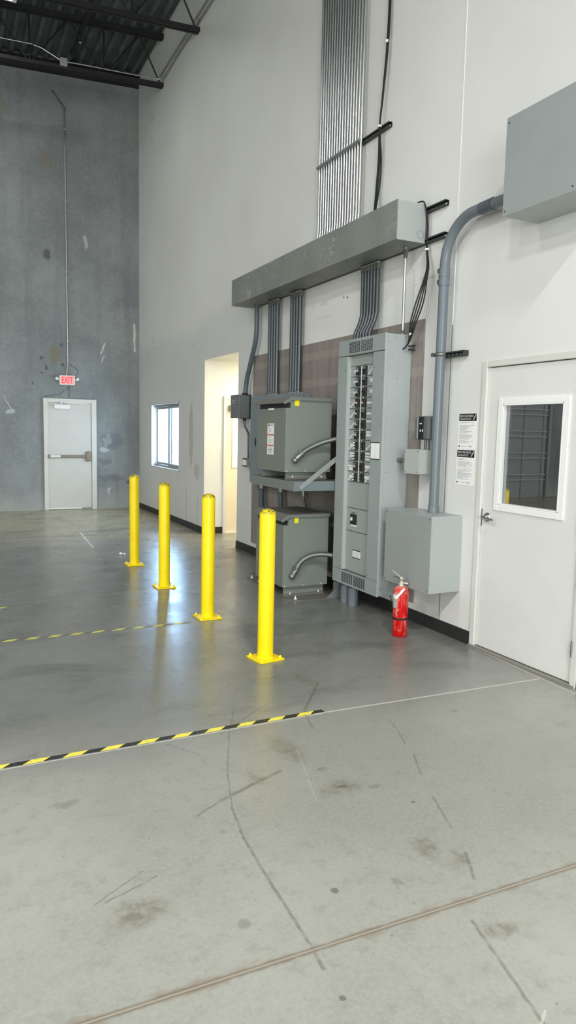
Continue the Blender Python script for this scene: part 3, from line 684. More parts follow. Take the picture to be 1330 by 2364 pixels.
# vertical conduits below the trough
def vcond(ys_, x, z0, z1, r, labf, grp, off=None):
    f = None
    for i, y in enumerate(ys_):
        t = thing('steel_conduit', labf(i), 'conduit', (x, y, z0), grp)
        if f is None:
            pts = [(x, y, z1), (x, y, z0)] if not off else [(x, y, z1), (x, y, off[0]), (x-off[1], y, off[2]), (x-off[1], y, z0)]
            a = MB().tube(bendpath(pts, .09), r, 14).build('conduit', 'conduit grey', t)
            b = MB().lathe((x, y, z1-.045), [(r+.001, -.02), (r+.006, -.018), (r+.006, .02), (r+.0062, .02), (r+.0062, .042), (0, .045)], 14, 'z').build('connector', 'cast metal', t)
            e = (x-(off[1] if off else 0))
            c = MB().lathe((e, y, z0), [(r+.006, 0), (r+.006, .03), (r+.001, .032)], 14, 'z').build('connector', 'cast metal', t)
            f = (a, b, c)
        else:
            for o in f: q = o.copy(); C.objects.link(q); q.parent = t
o4 = ['leftmost', 'second from the left', 'third from the left', 'rightmost']
vcond([7.965, 7.895, 7.825, 7.755], WX-.06, 2.062, 3.193, .024, lambda i: 'dark grey conduit above the blue-grey cabinet, left group, %s' % o4[i], 'left group of grey conduits')
vcond([7.365, 7.300, 7.235, 7.165], WX-.06, 2.062, 3.193, .024, lambda i: 'dark grey conduit above the blue-grey cabinet, right group, %s' % o4[i], 'middle group of grey conduits')
o6 = ['leftmost', 'second from the left', 'third from the left', 'third from the right', 'second from the right', 'rightmost']
vcond([5.865-.051*i for i in range(6)], WX-.06, 2.478, 3.193, .019, lambda i: 'bent grey conduit entering the breaker panel top, %s' % o6[i], 'six grey conduits into the breaker panel', off=(2.70, .07, 2.56))
t = thing('steel_conduit', 'bright slim conduit between the trough end and the breaker panel top', 'conduit', (WX-.1, 5.13, 2.478))
MB().tube([(WX-.1, 5.13, 2.478), (WX-.1, 5.13, 3.195)], .0125, 12).build('conduit', 'galvanised', t)
MB().lathe((WX-.1, 5.13, 3.13), [(.014, -.02), (.019, -.018), (.019, .045), (.023, .045), (.023, .065)], 12, 'z').build('connector', 'cast metal', t)
MB().lathe((WX-.1, 5.13, 2.478), [(.022, 0), (.022, .012), (.017, .014), (.017, .04)], 12, 'z').build('connector', 'cast metal', t)

# disconnect box with its own conduit
t = thing('offset_conduit', 'thick dark conduit bending down from the trough end to the small disconnect box', 'conduit', (3.60, 8.67, 2.10))
MB().tube(bendpath([(3.60, 8.345, 3.195), (3.60, 8.335, 2.80), (3.60, 8.64, 2.30), (3.59, 8.665, 2.10)], .14), .030, 16).build('conduit', 'pvc dark', t)
MB().lathe((3.59, 8.665, 2.10), [(.042, 0), (.042, .02), (.032, .022)], 16, 'z').build('connector', 'black', t)
MB().lathe((3.60, 8.345, 3.195), [(.042, 0), (.042, -.03), (.032, -.032)], 16, 'z').build('connector', 'pvc dark', t)
t = thing('disconnect_box', 'dark grey square disconnect box with two lines of white lettering beside the recess', 'electrical box', (3.59, 8.80, 1.8))
box('body', 'disconnect grey', 3.508, 3.660, 8.655, 8.947, 1.798, 2.098, t, .004)
box('cover', 'disconnect grey', 3.500, 3.509, 8.652, 8.950, 1.795, 2.101, t, .003)
box('mounting_edge', 'black', 3.648, WX, 8.648, 8.954, 1.792, 2.104, t)
text('lettering', 'SERVICE', 'label white', (3.5, 8.90, 2.022), RY, RZ, .12, t, height=.016)
text('lettering', 'MAIN DISC', 'label white', (3.5, 8.90, 1.992), RY, RZ, .11, t, height=.016)
t = thing('small_conduit', 'slim dark conduit from the disconnect box down to the small outlet box', 'conduit', (3.62, 8.64, 1.27))
MB().tube(bendpath([(3.60, 8.70, 1.80), (3.60, 8.70, 1.70), (3.635, 8.632, 1.60), (3.635, 8.638, 1.27)], .08), .013, 10).build('conduit', 'conduit grey', t)
MB().lathe((3.60, 8.70, 1.797), [(.022, 0), (.022, -.03), (.015, -.032)], 10, 'z').build('connector', 'black', t)
t = thing('outlet_box', 'small metal outlet box low on the white wall at the end of a slim conduit', 'electrical box', (3.64, 8.67, 1.17))
box('body', 'old galvanised', 3.605, WX, 8.618, 8.722, 1.165, 1.268, t, .003)
box('face_plate', 'white plastic', 3.592, 3.606, 8.63, 8.715, 1.178, 1.255, t, .002)
MB().box(3.59, 3.61, 8.615, 8.725, 1.255, 1.272).box(3.59, 3.61, 8.615, 8.725, 1.161, 1.178).build('cover_flange', 'strut dark', t)

# cabinet behind the upper transformer
t = thing('electrical_cabinet', 'shallow blue-grey wall cabinet behind the upper transformer', 'electrical cabinet', (3.59, 7.6, .99))
box('body', 'gutter blue grey', 3.535, WX-.017, 6.95, 8.30, .99, 2.055, t, .003)
box('cover', 'gutter blue grey', 3.520, 3.536, 7.19, 8.31, .985, 2.060, t, .003)
box('cover', 'gutter blue grey', 3.522, 3.536, 6.90, 7.186, .985, 2.062, t, .003)
MB().sphere((3.518, 8.137, 1.497), .02, 12, 8, (.35, 1, 2.9)).build('latch', 'black', t)

# transformers
def transformer(z0, lab, upper):
    xf, xb, y0, y1, zt = 2.962, 3.46, 6.12, 6.785, z0+.72
    t = thing('transformer', lab, 'transformer', (3.21, 6.45, z0-(.075 if upper else .102)), 'dry transformers')
    zf = zt-.104
    MB().prism([(xb, z0), (xf+.004, z0), (xf+.004, zf), (xf+.05, zf+.0), (xf+.05, zt-.055), (xf+.03, zt-.06), (xf+.03, zt-.045), (xf+.05, zt-.012), (xb, zt-.012)][::1], 'y', y0, y1).build('enclosure', 'transformer grey', t, .003)
    fp = box('front_panel', 'transformer front grey', xf-.002, xf+.005, y0+.004, y1-.004, z0+.002, zf-.002, t, .001)
    hd = MB()
    o = [(xb+.005, zt-.012), (xb+.005, zt), (xf+.045, zt), (xf-.035, zt-.050), (xf-.035, zt-.062), (xf-.025, zt-.060), (xf+.048, zt-.014)]
    hd.prism(o, 'y', y0-.02, y1+.02); hd.build('hood', 'hood grey', t, .0015)
    # side lips of the hood
    for ya in (y0-.022, y1+.018):
        MB().prism([(xb, zt-.03), (xb, zt+.001), (xf+.042, zt+.001), (xf-.037, zt-.049), (xf-.037, zt-.068), (xf-.020, zt-.068), (xf+.055, zt-.028)], 'y', ya, ya+.004).build('hood_lip', 'shelf grey', t)
    MB().box(xf+.006, xf+.055, y0+.03, y1-.03, zf, zt-.05).build('vent_slot', 'black', t)
    zb = z0-(.073 if upper else .100)
    MB().box(xf+.03, xb-.02, y0+.05, y0+.053, zb, z0).box(xf+.03, xb-.02, y1-.053, y1-.05, zb, z0).box(xf+.25, xb-.02, y0+.053, y1-.053, zb, z0).build('base', 'transformer grey', t)
    MB().box(xf+.02, xb-.02, y0+.03, y0+.052, zb, zb+.022).box(xf+.02, xb-.02, y1-.052, y1-.03, zb, zb+.022).build('base_angle', 'hood grey', t)
    bl = MB()
    for x in (xf+.10, xb-.08): bl.lathe((x, y0+.036, zb+.022), [(.009, 0), (.009, .008), (.004, .009), (.004, .018), (0, .018)], 8)
    bl.build('bolts', 'white plastic', t)
    for z in (z0+.03, z0+.35, zf-.03):
        for y in (y0+.016, y1-.016): MB().lathe((xf-.002, y, z), [(.006, 0), (.005, -.003), (0, -.004)], 8, 'x').build('screw', 'cast metal', t)
    for x, z in ((xf+.02, z0+.012), (xf+.22, z0+.012), (xb-.07, z0+.012), (xf+.09, z0+.09), (xb-.12, zt-.025)): MB().lathe((x, y0, z), [(.006, 0), (.005, -.003), (0, -.004)], 8, 'y').build('screw', 'white plastic', t)
    tg = MB().box(3.055-.004*upper, 3.098, y0-.004, y0-.001, zt-.083, zt-.018) if upper else MB().box(3.075, 3.118, y0-.004, y0-.001, zt-.085, zt-.018)
    tg.build('yellow_tag', 'tag yellow', t)
    if upper:
        # rating and warning stickers on the front panel
        ya, yb, za, zb2 = 6.54, 6.385, 1.400, 1.708
        lb = box('warning_label', 'label white', xf-.004, xf-.0025, yb, ya, za, zb2, t)
        for q0, q1 in ((.62, .655), (.275, .315)): box('warning_band', 'print orange', xf-.0048, xf-.0041, yb, ya, za+(zb2-za)*q0, za+(zb2-za)*q1, lb)
        xt = xf-.0043
        text('heading', 'ATTENTION', 'print dark', (xt, ya-.05, zb2-.022), RY, RZ, .09, lb, height=.014)
        box('symbol', 'black', xf-.0048, xf-.0041, ya-.045, ya-.02, zb2-.028, zb2-.008, lb)
        mbl = MB(); random.seed(3)
        for k in range(30):
            zz = zb2-.04-k*.0088
            if not any(abs((zz-za)/(zb2-za)-c) < .035 for c in (.637, .295)): mbl.box(xf-.0046, xf-.0041, ya-.045-random.random()*.09, ya-.03, zz-.002, zz+.001)
        mbl.build('small_print', 'print grey', lb)
        text('note', 'DANGER', 'print dark', (xt, ya-.03, za+.045), RY, RZ, .1, lb, height=.009)
        text('note', 'NOTICE', 'print dark', (xt, ya-.035, za+.028), RY, RZ, .09, lb, height=.008)
        box('name_label', 'label white', xf-.004, xf-.0025, 6.39, 6.53, 1.846-.006, 1.858, t)
    return t
transformer(1.24, 'upper grey transformer with warning stickers, standing on the wall shelf', True)
transformer(.108, 'lower grey transformer on the floor plate behind the nearest bollard', False)

def flex(name, lab, pts, r, mat, ends, loc):
    t = thing(name, lab, 'flexible conduit', loc)
    P_ = path(pts, 14); n = 0; pp = [P_[0]]
    # resample finely, then corrugate
    L = [0]
    for a, b in zip(P_, P_[1:]): L.append(L[-1]+(b-a).length)
    N = int(L[-1]/.0045); out = []; rad = []; j = 0
    for i in range(N+1):
        d = L[-1]*i/N
        while j < len(L)-2 and L[j+1] < d: j += 1
        f = (d-L[j])/max(1e-9, L[j+1]-L[j]); out.append(P_[j].lerp(P_[j+1], f)); rad.append(r*(1 if i % 3 else .87))
    MB().tube(out, r, 14, rad=rad).build('hose', mat, t)
    for e in ends:
        a, b, rr = e; a, b = Vector(a), Vector(b)
        MB().tube([a, a.lerp(b, .5), b], rr, 14, rad=[rr*.9, rr, rr*.95]).tube([b, b+(b-a).normalized()*.012], rr*1.2, 8).build('connector', 'cast metal', t)
    return t
yf = 6.12
t = flex('flexible_conduit', 'silver corrugated conduit from the side of the upper transformer to the breaker panel', [(3.105, yf-.045, 1.415), (3.17, yf-.05, 1.462), (3.26, yf-.07, 1.508), (3.36, yf-.12, 1.550), (3.46, yf-.20, 1.578), (3.52, yf-.236, 1.585)], .0255, 'flex steel',
     [((3.062, yf-.035, 1.372), (3.11, yf-.045, 1.418), .030)], (3.05, yf, 1.35))
MB().sphere((3.052, yf-.03, 1.358), .033, 14, 8, (1, 1, 1)).tube([(3.052, yf-.03, 1.358), (3.052, yf, 1.358)], .026, 14).build('elbow', 'cast metal', t); box('elbow_cap', 'cast metal', 3.085, 3.11, yf-.075, yf-.04, 1.425, 1.455, t, .003)
t = flex('flexible_conduit', 'silver corrugated conduit arching from the lower transformer side to the breaker panel', [(3.085, yf-.045, .29), (3.115, yf-.05, .345), (3.165, yf-.06, .392), (3.25, yf-.09, .430), (3.36, yf-.15, .440), (3.50, yf-.236, .42)], .0255, 'flex steel',
     [((3.055, yf-.035, .235), (3.085, yf-.045, .292), .030)], (3.05, yf, .22))
MB().sphere((3.048, yf-.03, .222), .033, 14, 8).tube([(3.048, yf-.03, .222), (3.048, yf, .222)], .026, 14).build('elbow', 'cast metal', t); box('elbow_cap', 'cast metal', 3.045, 3.07, yf-.08, yf-.045, .29, .318, t, .003)
for P_, mat, lab, rr in (([(3.58, 8.06, .985), (3.58, 8.06, .90), (3.56, 8.0, .72), (3.50, 7.75, .48), (3.40, 7.25, .33), (3.32, 6.95, .30), (3.32, 6.788, .30)], 'flex dark', 'dark corrugated conduit below the shelf, leftmost, hanging from the blue-grey cabinet', .034),
                         ([(3.58, 7.50, .985), (3.58, 7.50, .90), (3.56, 7.44, .72), (3.50, 7.28, .58), (3.42, 7.0, .50), (3.38, 6.788, .50)], 'flex dark', 'dark corrugated conduit below the shelf, middle one, behind the lower transformer', .034),
                         ([(3.60, 6.96, .985), (3.60, 6.95, .90), (3.59, 6.86, .76), (3.54, 6.76, .62), (3.462, 6.70, .56)], 'flex steel', 'silver corrugated conduit in the dark gap below the shelf', .022)):
    a = P_[0]
    flex('flexible_conduit', lab, P_, rr, mat, [(a, (a[0], a[1], a[2]-.05), rr*1.2)], a)

# shelf
t = thing('steel_shelf', 'heavy grey steel shelf with slotted top and brace under the upper transformer', 'shelf', (WX, 6.4, 1.075))
sx, sa, sb_ = 2.952, 5.91, 6.92
MB().box(sx+.004, WX-.017, sa+.004, sb_-.004, 1.156, 1.164).build('deck_plate', 'hood grey', t)
MB().box(sx, sx+.004, sa, sb_, 1.075, 1.166).box(sx+.004, sx+.05, sa+.004, sb_-.004, 1.075, 1.079).build('front_channel', 'shelf grey', t, .001)
MB().box(sx+.004, WX-.017, sa, sa+.004, 1.075, 1.166).build('side_channel', 'gutter blue grey', t)
MB().box(sx+.004, WX-.017, sb_-.004, sb_, 1.075, 1.166).build('side_channel', 'gutter blue grey', t)
mb = MB()
for a in (6.05, 6.28, 6.52, 6.76): mb.box(sx+.008, sx+.022, a, a+.13, 1.1635, 1.1648)
mb.build('slots', 'black', t)
MB().obox((3.015, sa-.006, 1.10), (WX-.017, sa-.006, 1.565), .045, .004, (0, 1, 0)).build('brace', 'box cover grey', t)
MB().obox((3.015, sb_+.006, 1.10), (WX-.017, sb_+.006, 1.565), .045, .004, (0, 1, 0)).build('brace', 'panel grey', t)

# floor plate below the lower transformer
t = thing('floor_plate', 'thin dark steel plate bolted to the floor under the lower transformer', 'plate', (3.3, 6.5, 0))
MB().prism([(3.01, 7.17), (3.01, 6.02), (3.10, 5.95), (3.52, 5.94), (3.64, 5.94), (3.64, 7.17)], 'z', 0.0005, .0075).build('plate', 'hood grey', t)
for x, y in ((3.06, 6.03), (3.055, 7.10), (3.055, 6.90), (3.45, 5.98)): MB().lathe((x, y, .0075), [(.018, 0), (.018, .003), (.011, .004), (.011, .014), (.005, .015), (.005, .03), (0, .031)], 10).build('anchor_bolt', 'white plastic', t)
MB().prism([(3.36, .0075), (3.52, .0075), (3.52, .135), (3.50, .135)], 'y', 5.945, 5.951).build('gusset', 'shelf grey', t)
MB().box(3.52, 3.56, 5.945, 6.10, .0075, .135).build('gusset_post', 'shelf grey', t)

# breaker panel
t = thing('breaker_panel', 'tall grey breaker panel with open cover and two columns of breakers', 'breaker panel', (3.52, 5.49, .2)); pn = t
xf, xb, y0, y1, z0, z1 = 3.386, 3.657, 5.105, 5.885, .205, 2.477
MB().box(3.440, xb, y0+.002, y1-.002, z0+.002, z1-.002).box(xf+.003, 3.44, y0+.002, y0+.012, z0+.002, z1-.002).box(xf+.003, 3.44, y1-.012, y1-.002, z0+.002, z1-.002).build('enclosure', 'panel grey', t, .002)
tc = box('top_cover', 'cover grey', xf-.002, xf+.003, y0, y1, 2.336, z1, t, .0015)
MB().box(xf+.003, 3.44, y0+.012, y1-.012, 2.338, z1-.004).build('top_gutter', 'cover grey', t)
bc = box('bottom_cover', 'cover grey', xf-.002, xf+.003, y0, y1, z0, .338, t, .0015)
MB().box(xf+.003, 3.44, y0+.012, y1-.012, z0+.004, .332).build('bottom_gutter', 'hood grey', t)
rc0, rc1 = 5.283, 5.722
box('side_cover', 'cover grey', xf-.002, xf+.003, y0, rc0, .341, 2.330, t, .0015)
box('side_cover', 'cover grey', xf-.002, xf+.003, rc1, y1, .341, 2.330, t, .0015)
MB().box(xf+.003, 3.427, rc1, rc1+.003, .341, 2.330).box(xf+.003, 3.427, rc0-.003, rc0, .341, 2.330).build('cover_return', 'small box grey', t)
MB().prism([(xf-.003, .318), (xf-.003, .341), (3.42, .341)], 'y', rc1-.045, rc1+.005).build('cover_lip', 'small box grey', t) if False else None
df = box('deadfront', 'deadfront grey', 3.427, 3.439, rc0, rc1, .338, 2.334, t)
mb = MB()
for k in range(12): z = 2.239-.0961*k; mb.box(3.4262, 3.4275, rc0, rc1, z-.0025, z+.0025)
for z in (.936, .719): mb.box(3.4262, 3.4275, rc0, rc1, z-.0025, z+.0025)
mb.build('filler_seams', 'black', df)
def vent(parent, ya, yb, za, zb, rows, cols):
    gap = .012; half = (yb-ya-gap)/2
    for s in (0, 1):
        mb = MB()
        for r in range(rows):
            for c in range(cols):
                a = ya+s*(half+gap)+c*half/cols; z = za+(zb-za)*(r+.5)/rows
                mb.box(xf-.0026, xf-.0019, a+.004, a+half/cols-.006, z-.0042, z+.0042)
        mb.build('vent_slots', 'black', parent)
vent(tc, 5.297, 5.695, 2.352, 2.452, 8, 6); vent(bc, 5.297, 5.712, .226, .322, 8, 6)
MB().box(3.4255, 3.4275, 5.523, 5.543, 1.188, 2.234).build('number_strip', 'label white', df)
MB().box(3.4255, 3.4275, 5.488, 5.499, 1.188, 2.234).build('number_strip', 'label white', df)
box('centre_rib', 'insulator', 3.4235, 3.4275, 5.501, 5.521, 1.19, 2.232, df)
random.seed(11)
protoB = None
def breaker(k, y, side, poles, red):
    global protoB
    zc_ = 2.239-.0961*(k+.5); h = .039; bw = .026
    b = MB().box(3.405, 3.4272, y-bw, y+bw, zc_-h, zc_+h).build('circuit_breaker', 'breaker black', pn, .002)
    if poles == 1:
        MB().obox((3.405, y+(.012 if side else -.002), zc_-.004), (3.396, y+(.012 if side else -.002), zc_+.004), .016, .010, (0, 0, 1)).build('toggle', 'white plastic' if not side or k == 3 else 'black', b)
        MB().box(3.4042, 3.4051, y-.018, y+.018, zc_+.012, zc_+.030).build('marking', 'breaker red' if red else 'insulator', b)
    else:
        for j in (-1, 0, 1):
            MB().box(3.396, 3.4052, y+.006, y+.018, zc_+j*.025-.006, zc_+j*.025+.006).build('toggle', 'white plastic' if not side else 'insulator', b)
        MB().box(3.4042, 3.4051, y-.02, y-.006, zc_-.032, zc_+.032).build('marking', 'breaker red' if red else 'black', b)
def stick(y0_, y1_, za, zb): MB().box(3.4256, 3.4268, min(y0_, y1_), max(y0_, y1_), za, zb).build('label_strip', 'label white', df)
def diag(ya, yb, za, zb): MB().obox((3.4262, ya, za), (3.4262, yb, zb), .012, .001, (1, 0, 0)).build('label_strip', 'label white', df)
for k in range(11):
    z = 2.239-.0961*(k+.5)
    breaker(k, 5.572, 0, 3 if k in (7, 8, 10) else 1, k in (3, 4, 8)); breaker(k, 5.459, 1, 3 if k in (7, 8, 10) else 1, k in (2, 3, 5, 6, 9))
    L0, L1 = 5.712, 5.603; R0, R1 = 5.428, 5.318
    if k < 3: stick(5.668, 5.615, z-.008, z+.008)
    elif k < 7: diag(L0, L1, z-.038, z+.040)
    elif k in (7, 10): diag(L0, L1, z-.040, z+.042); stick(5.69, 5.606, z-.014, z+.014)
    elif k == 8: stick(L0-.02, L1, z+.012, z+.028); stick(L0-.02, L1, z-.012, z+.004)
    else: stick(L0+.005, L1, z-.006, z+.008); stick(L0-.01, L1, z-.040, z-.012)
    if k == 0: diag(5.418, 5.325, z-.040, z+.040); stick(5.433, 5.428, z-.038, z+.038)
    elif k in (1, 2): stick(5.39, 5.325, z+.005, z+.020); stick(5.38, 5.345, z-.012, z+.006)
    elif k in (3, 4): stick(R0, 5.35, z-.008, z+.008)
    elif k in (5, 6): stick(R0, R1+.01, z+.020, z+.034)
    if k == 6: stick(R0, R1+.01, z-.012, z+.012)
    if k == 7: diag(R0-.005, R1, z-.04, z+.034)
    if k == 8:
        for dz in (.026, 0, -.026): stick(R0, R1+.01, z+dz-.006, z+dz+.006)
    if k in (9, 10): diag(R0-.005, R1, z-.04, z+.04); stick(R0, R1+.01, z-.01, z+.016)
mbx = box('main_breaker', 'breaker black', 3.417, 3.4275, 5.537, 5.64, .785, .882, pn, .002)
MB().box(3.404, 3.4175, 5.60, 5.615, .82, .85).build('toggle', 'white plastic', mbx)
box('main_label', 'label white', 3.4255, 3.4268, 5.535, 5.645, .765, .782, pn)
text('main_lettering', 'MAIN', 'print dark', (3.4262, 5.625, .888), RY, RZ, .06, pn, height=.014)
nl = box('name_plate', 'label white', 3.4250, 3.4268, 5.455, 5.59, .478, .548, pn)
MB().box(3.4244, 3.4251, 5.455, 5.59, .542, .550).box(3.4244, 3.4251, 5.455, 5.59, .473, .480).build('name_plate_border', 'black', nl)
mb = MB()
for k in range(4): mb.box(3.4244, 3.4251, 5.475, 5.57-.02*(k % 2), .49+k*.013, .493+k*.013)
mb.build('small_print', 'print grey', nl)
dc = box('directory_card', 'paper', xf-.004, xf-.0022, 5.137, 5.27, 1.412, 1.548, pn)
MB().box(xf-.0045, xf-.0022, 5.133, 5.274, 1.548, 1.556).box(xf-.0045, xf-.0022, 5.133, 5.274, 1.404, 1.412).box(xf-.0045, xf-.0022, 5.27, 5.274, 1.404, 1.556).build('card_frame', 'strut dark', pn)
box('card_fold', 'print grey', xf-.0046, xf-.0040, 5.20, 5.2015, 1.414, 1.546, dc)
screws(pn, [((xf-.002, y, z), 'x') for y in (y0+.02, y1-.02) for z in (.25, .5, .9, 1.3, 1.7, 2.1, 2.29, 2.36, 2.45)], r=.006)
screws(pn, [((xf-.002, y, z), 'x') for y in (rc0-.02, rc1+.02) for z in (.37, 2.2)], r=.005, mat='black')
screws(pn, [((x, y0+.002, z), 'y') for x, z in ((3.42, 2.45), (3.42, 2.40), (3.50, 2.455), (3.59, 2.455), (3.46, 2.30), (3.52, 2.1), (3.44, 1.3), (3.43, .55), (3.43, .27))], r=.005)
box('edge_flange', 'small box grey', xf, xf+.016, y0-.003, y0+.002, z0, z1, pn)
for (x, y) in ((3.475, 5.775), (3.475, 5.635)):
    r = .049
    t = thing('pipe_stub', 'grey plastic pipe from the floor into the breaker panel bottom, '+('behind, at the left' if y > 5.7 else 'in front, at the right'), 'pipe', (x, y, 0), 'pipe stubs under the breaker panel')
    MB().tube([(x, y, .0005), (x, y, .204)], r, 24).build('pipe', 'pvc grey', t)
    MB().lathe((x, y, .19), [(r+.001, -.01), (r+.006, -.01), (r+.006, .012)], 24).build('collar', 'strut dark', t)
t = MB().tube(path([(3.55, 5.14, .21), (3.56, 5.10, .12), (3.53, 4.99, .03), (3.47, 4.86, .006), (3.42, 4.80, .008)]), .004, 8).build('ground_wire', 'green wire', None, loc=(3.53, 4.99, .0))
tag(t, 'thin dark green wire looping from the breaker panel to the floor by the extinguisher', 'wire')

# big lower box with thick pipe
t = thing('junction_box', 'large light grey junction box low on the wall under the thick pipe', 'electrical box', (3.52, 4.67, .39), 'grey junction boxes')
box('body', 'box grey', 3.374, WX, 4.357, 4.975, .393, 1.000, t, .002)
box('cover', 'box cover grey', 3.369, 3.374, 4.355, 4.977, .390, 1.000, t, .0015)
screws(t, [((3.369, y, z), 'x') for y in (4.375, 4.958) for z in (.41, .98)], r=.005, mat='strut dark')
t = thing('junction_box', 'big grey junction box high on the wall above the office door, at the right edge', 'electrical box', (3.52, 3.44, 3.06), 'grey junction boxes')
box('body', 'box grey', 3.364, WX, 3.138, 3.736, 3.062, 3.676, t, .002)
box('cover', 'box cover grey', 3.358, 3.364, 3.134, 3.740, 3.060, 3.676, t, .0015)
screws(t, [((3.358, y, z), 'x') for y in (3.16, 3.718) for z in (3.09, 3.64)], r=.006, mat='strut dark')
t = thing('thick_pipe', 'thick blue-grey plastic pipe bending from the low junction box to the high one', 'pipe', (3.575, 4.6, 1.0))
X = 3.575
pts = [(X, 4.604, 1.0), (X, 4.602, 2.0), (X, 4.597, 2.85)]
for k in range(0, 13):
    a = PI/2*k/12*.97; pts.append((X, 4.595-.315*(1-math.cos(a)), 2.955+.315*math.sin(a)))
pts.append((X, 3.74, 3.268))
MB().tube(pts, .0395, 28).build('pipe', 'pvc grey', t)
MB().tube([(X, 4.598, 2.79), (X, 4.597, 2.925)], .0445, 28).build('coupling', 'pvc grey', t)
MB().tube([(X, 4.598, 2.853), (X, 4.598, 2.857)], .0452, 28).build('coupling_seam', 'pvc dark', t)
MB().tube([(X, 4.20, 3.268), (X, 4.07, 3.270)], .0445, 28).build('coupling', 'pvc dark', t)
MB().lathe((X, 4.604, 1.0), [(.047, 0), (.047, .012), (.044, .03), (.0445, .06), (.040, .061)], 28).build('adapter', 'pvc grey', t)
for zz in (2.905, 2.82):
    mb = MB()
    for k in range(3): mb.box(X-.047, X-.040, 4.612+.0*k, 4.628, zz-.018+k*.012, zz-.012+k*.012)
    mb.build('coupling_ridges', 'black', t)
t = strut('strut_channel', 'short dark strut bracket holding the thick pipe beside the office door frame', WX-.055, 4.385, 4.68, 2.262)
MB().box(WX-.055, WX, 4.383, 4.387, 2.242, 2.283).build('end_cap', 'strut dark', t)
MB().lathe((X, 4.600, 2.262), [(.0410, -.016), (.043, -.016), (.043, .016), (.0410, .016)], 28).tube([(X, 4.655, 2.262), (X-.03, 4.66, 2.262)], .014, 10).tube([(X-.03, 4.66, 2.262), (X-.038, 4.66, 2.262)], .019, 6).build('pipe_clamp', 'cast metal', t)
t = strut('strut_channel', 'stub of dark strut showing behind the top right edge of the breaker panel', WX-.057, 5.045, 5.1, 2.365, holes=False)

# small box and network device
t = thing('junction_box', 'small pale grey junction box beside the breaker panel, left of the thick pipe', 'electrical box', (3.58, 4.82, 1.305), 'grey junction boxes')
box('body', 'small box grey', 3.503, WX-.017, 4.728, 4.922, 1.306, 1.506, t, .002)
box('cover', 'small box grey', 3.499, 3.504, 4.725, 4.925, 1.304, 1.508, t, .001)
screws(t, [((3.499, y, z), 'x') for y in (4.742, 4.908) for z in (1.322, 1.490)], r=.0045, mat='strut dark')
MB().tube([(3.565, 4.925, 1.405), (3.565, 5.10, 1.405)], .014, 12).tube([(3.565, 5.06, 1.405), (3.565, 5.105, 1.405)], .021, 10).build('nipple', 'cast metal', t)
t = thing('network_unit', 'small dark grey electronic unit with black front band above the small junction box', 'electronic unit', (3.60, 4.78, 1.586))
body = box('body', 'device grey', 3.552, 3.625, 4.684, 4.880, 1.586, 1.780, t, .018)
box('front_band', 'black', 3.547, 3.60, 4.748, 4.818, 1.592, 1.776, t, .003)
box('silver_edge', 'device silver', 3.549, 3.60, 4.819, 4.838, 1.592, 1.776, t, .003)
box('mounting_plate', 'black', 3.62, WX-.016, 4.70, 4.86, 1.60, 1.77, t)
MB().box(3.5458, 3.5471, 4.780, 4.792, 1.652, 1.672).box(3.5458, 3.5471, 4.750, 4.762, 1.652, 1.672).build('label', 'white plastic', t)
MB().box(3.5458, 3.5471, 4.785, 4.79, 1.715, 1.722).box(3.5458, 3.5471, 4.795, 4.80, 1.715, 1.722).box(3.5458, 3.5471, 4.77, 4.78, 1.714, 1.724).build('status_lights', 'white plastic', t)
MB().tube([(3.58, 4.755, 1.59), (3.58, 4.755, 1.508)], .011, 10).tube([(3.595, 4.725, 1.59), (3.595, 4.725, 1.508)], .009, 10).build('conduit_stub', 'conduit grey', t)

# posters
def poster(yc, z0, top, lab, head, sub):
    t = thing('paper_notice', lab, 'poster', (WX-.001, yc, z0), 'employment notices')
    a, b = yc+.108, yc-.108; h = .279; x = WX-.0015
    box('sheet', 'paper', x, WX-.0002, b, a, z0, z0+h, t)
    hd = box('header', 'black', x-.0006, x, b+.008, a-.006, z0+h-.062, z0+h-.006, t)
    text('heading', head, 'paper', (x-.0007, a-.014, z0+h-.032), RY, RZ, .155, hd, .0002, height=.017)
    mb = MB(); random.seed(int(yc*100+z0*10))
    for k in range(2): mb.box(x-.0012, x-.0007, a-.014-.13, a-.014, z0+h-.043-k*.009, z0+h-.039-k*.009)
    mb.obox((x-.0009, b+.045, z0+h-.055), (x-.0009, b+.014, z0+h-.012), .012, .0003, (1, 0, 0))
    mb.build('subheading', 'print grey', hd)
    mb = MB(); z = z0+h-.072
    while z > z0+.04:
        if random.random() < .85: mb.box(x-.0008, x, a-.016-random.uniform(.07, .175), a-.016, z-.0012, z+.0012)
        z -= .0062
    mb.box(x-.0008, x, a-.11, a-.04, z0+.018, z0+.021).box(x-.0008, x, b+.05, b+.085, z0+.016, z0+.025)
    mb.build('body_text', 'print grey', t)
    MB().lathe((x, a-.02, z0+.02), [(0, -.0008), (.007, -.0008), (.007, 0)], 14, 'x').build('seal', 'black', t)
poster(4.352, 1.525, 0, 'upper of two black-headed paper notices taped left of the office door', 'DERECHOS DEL EMPLEADO', '')
poster(4.357, 1.243, 0, 'lower of two black-headed paper notices taped left of the office door', 'EMPLOYEE RIGHTS', '')

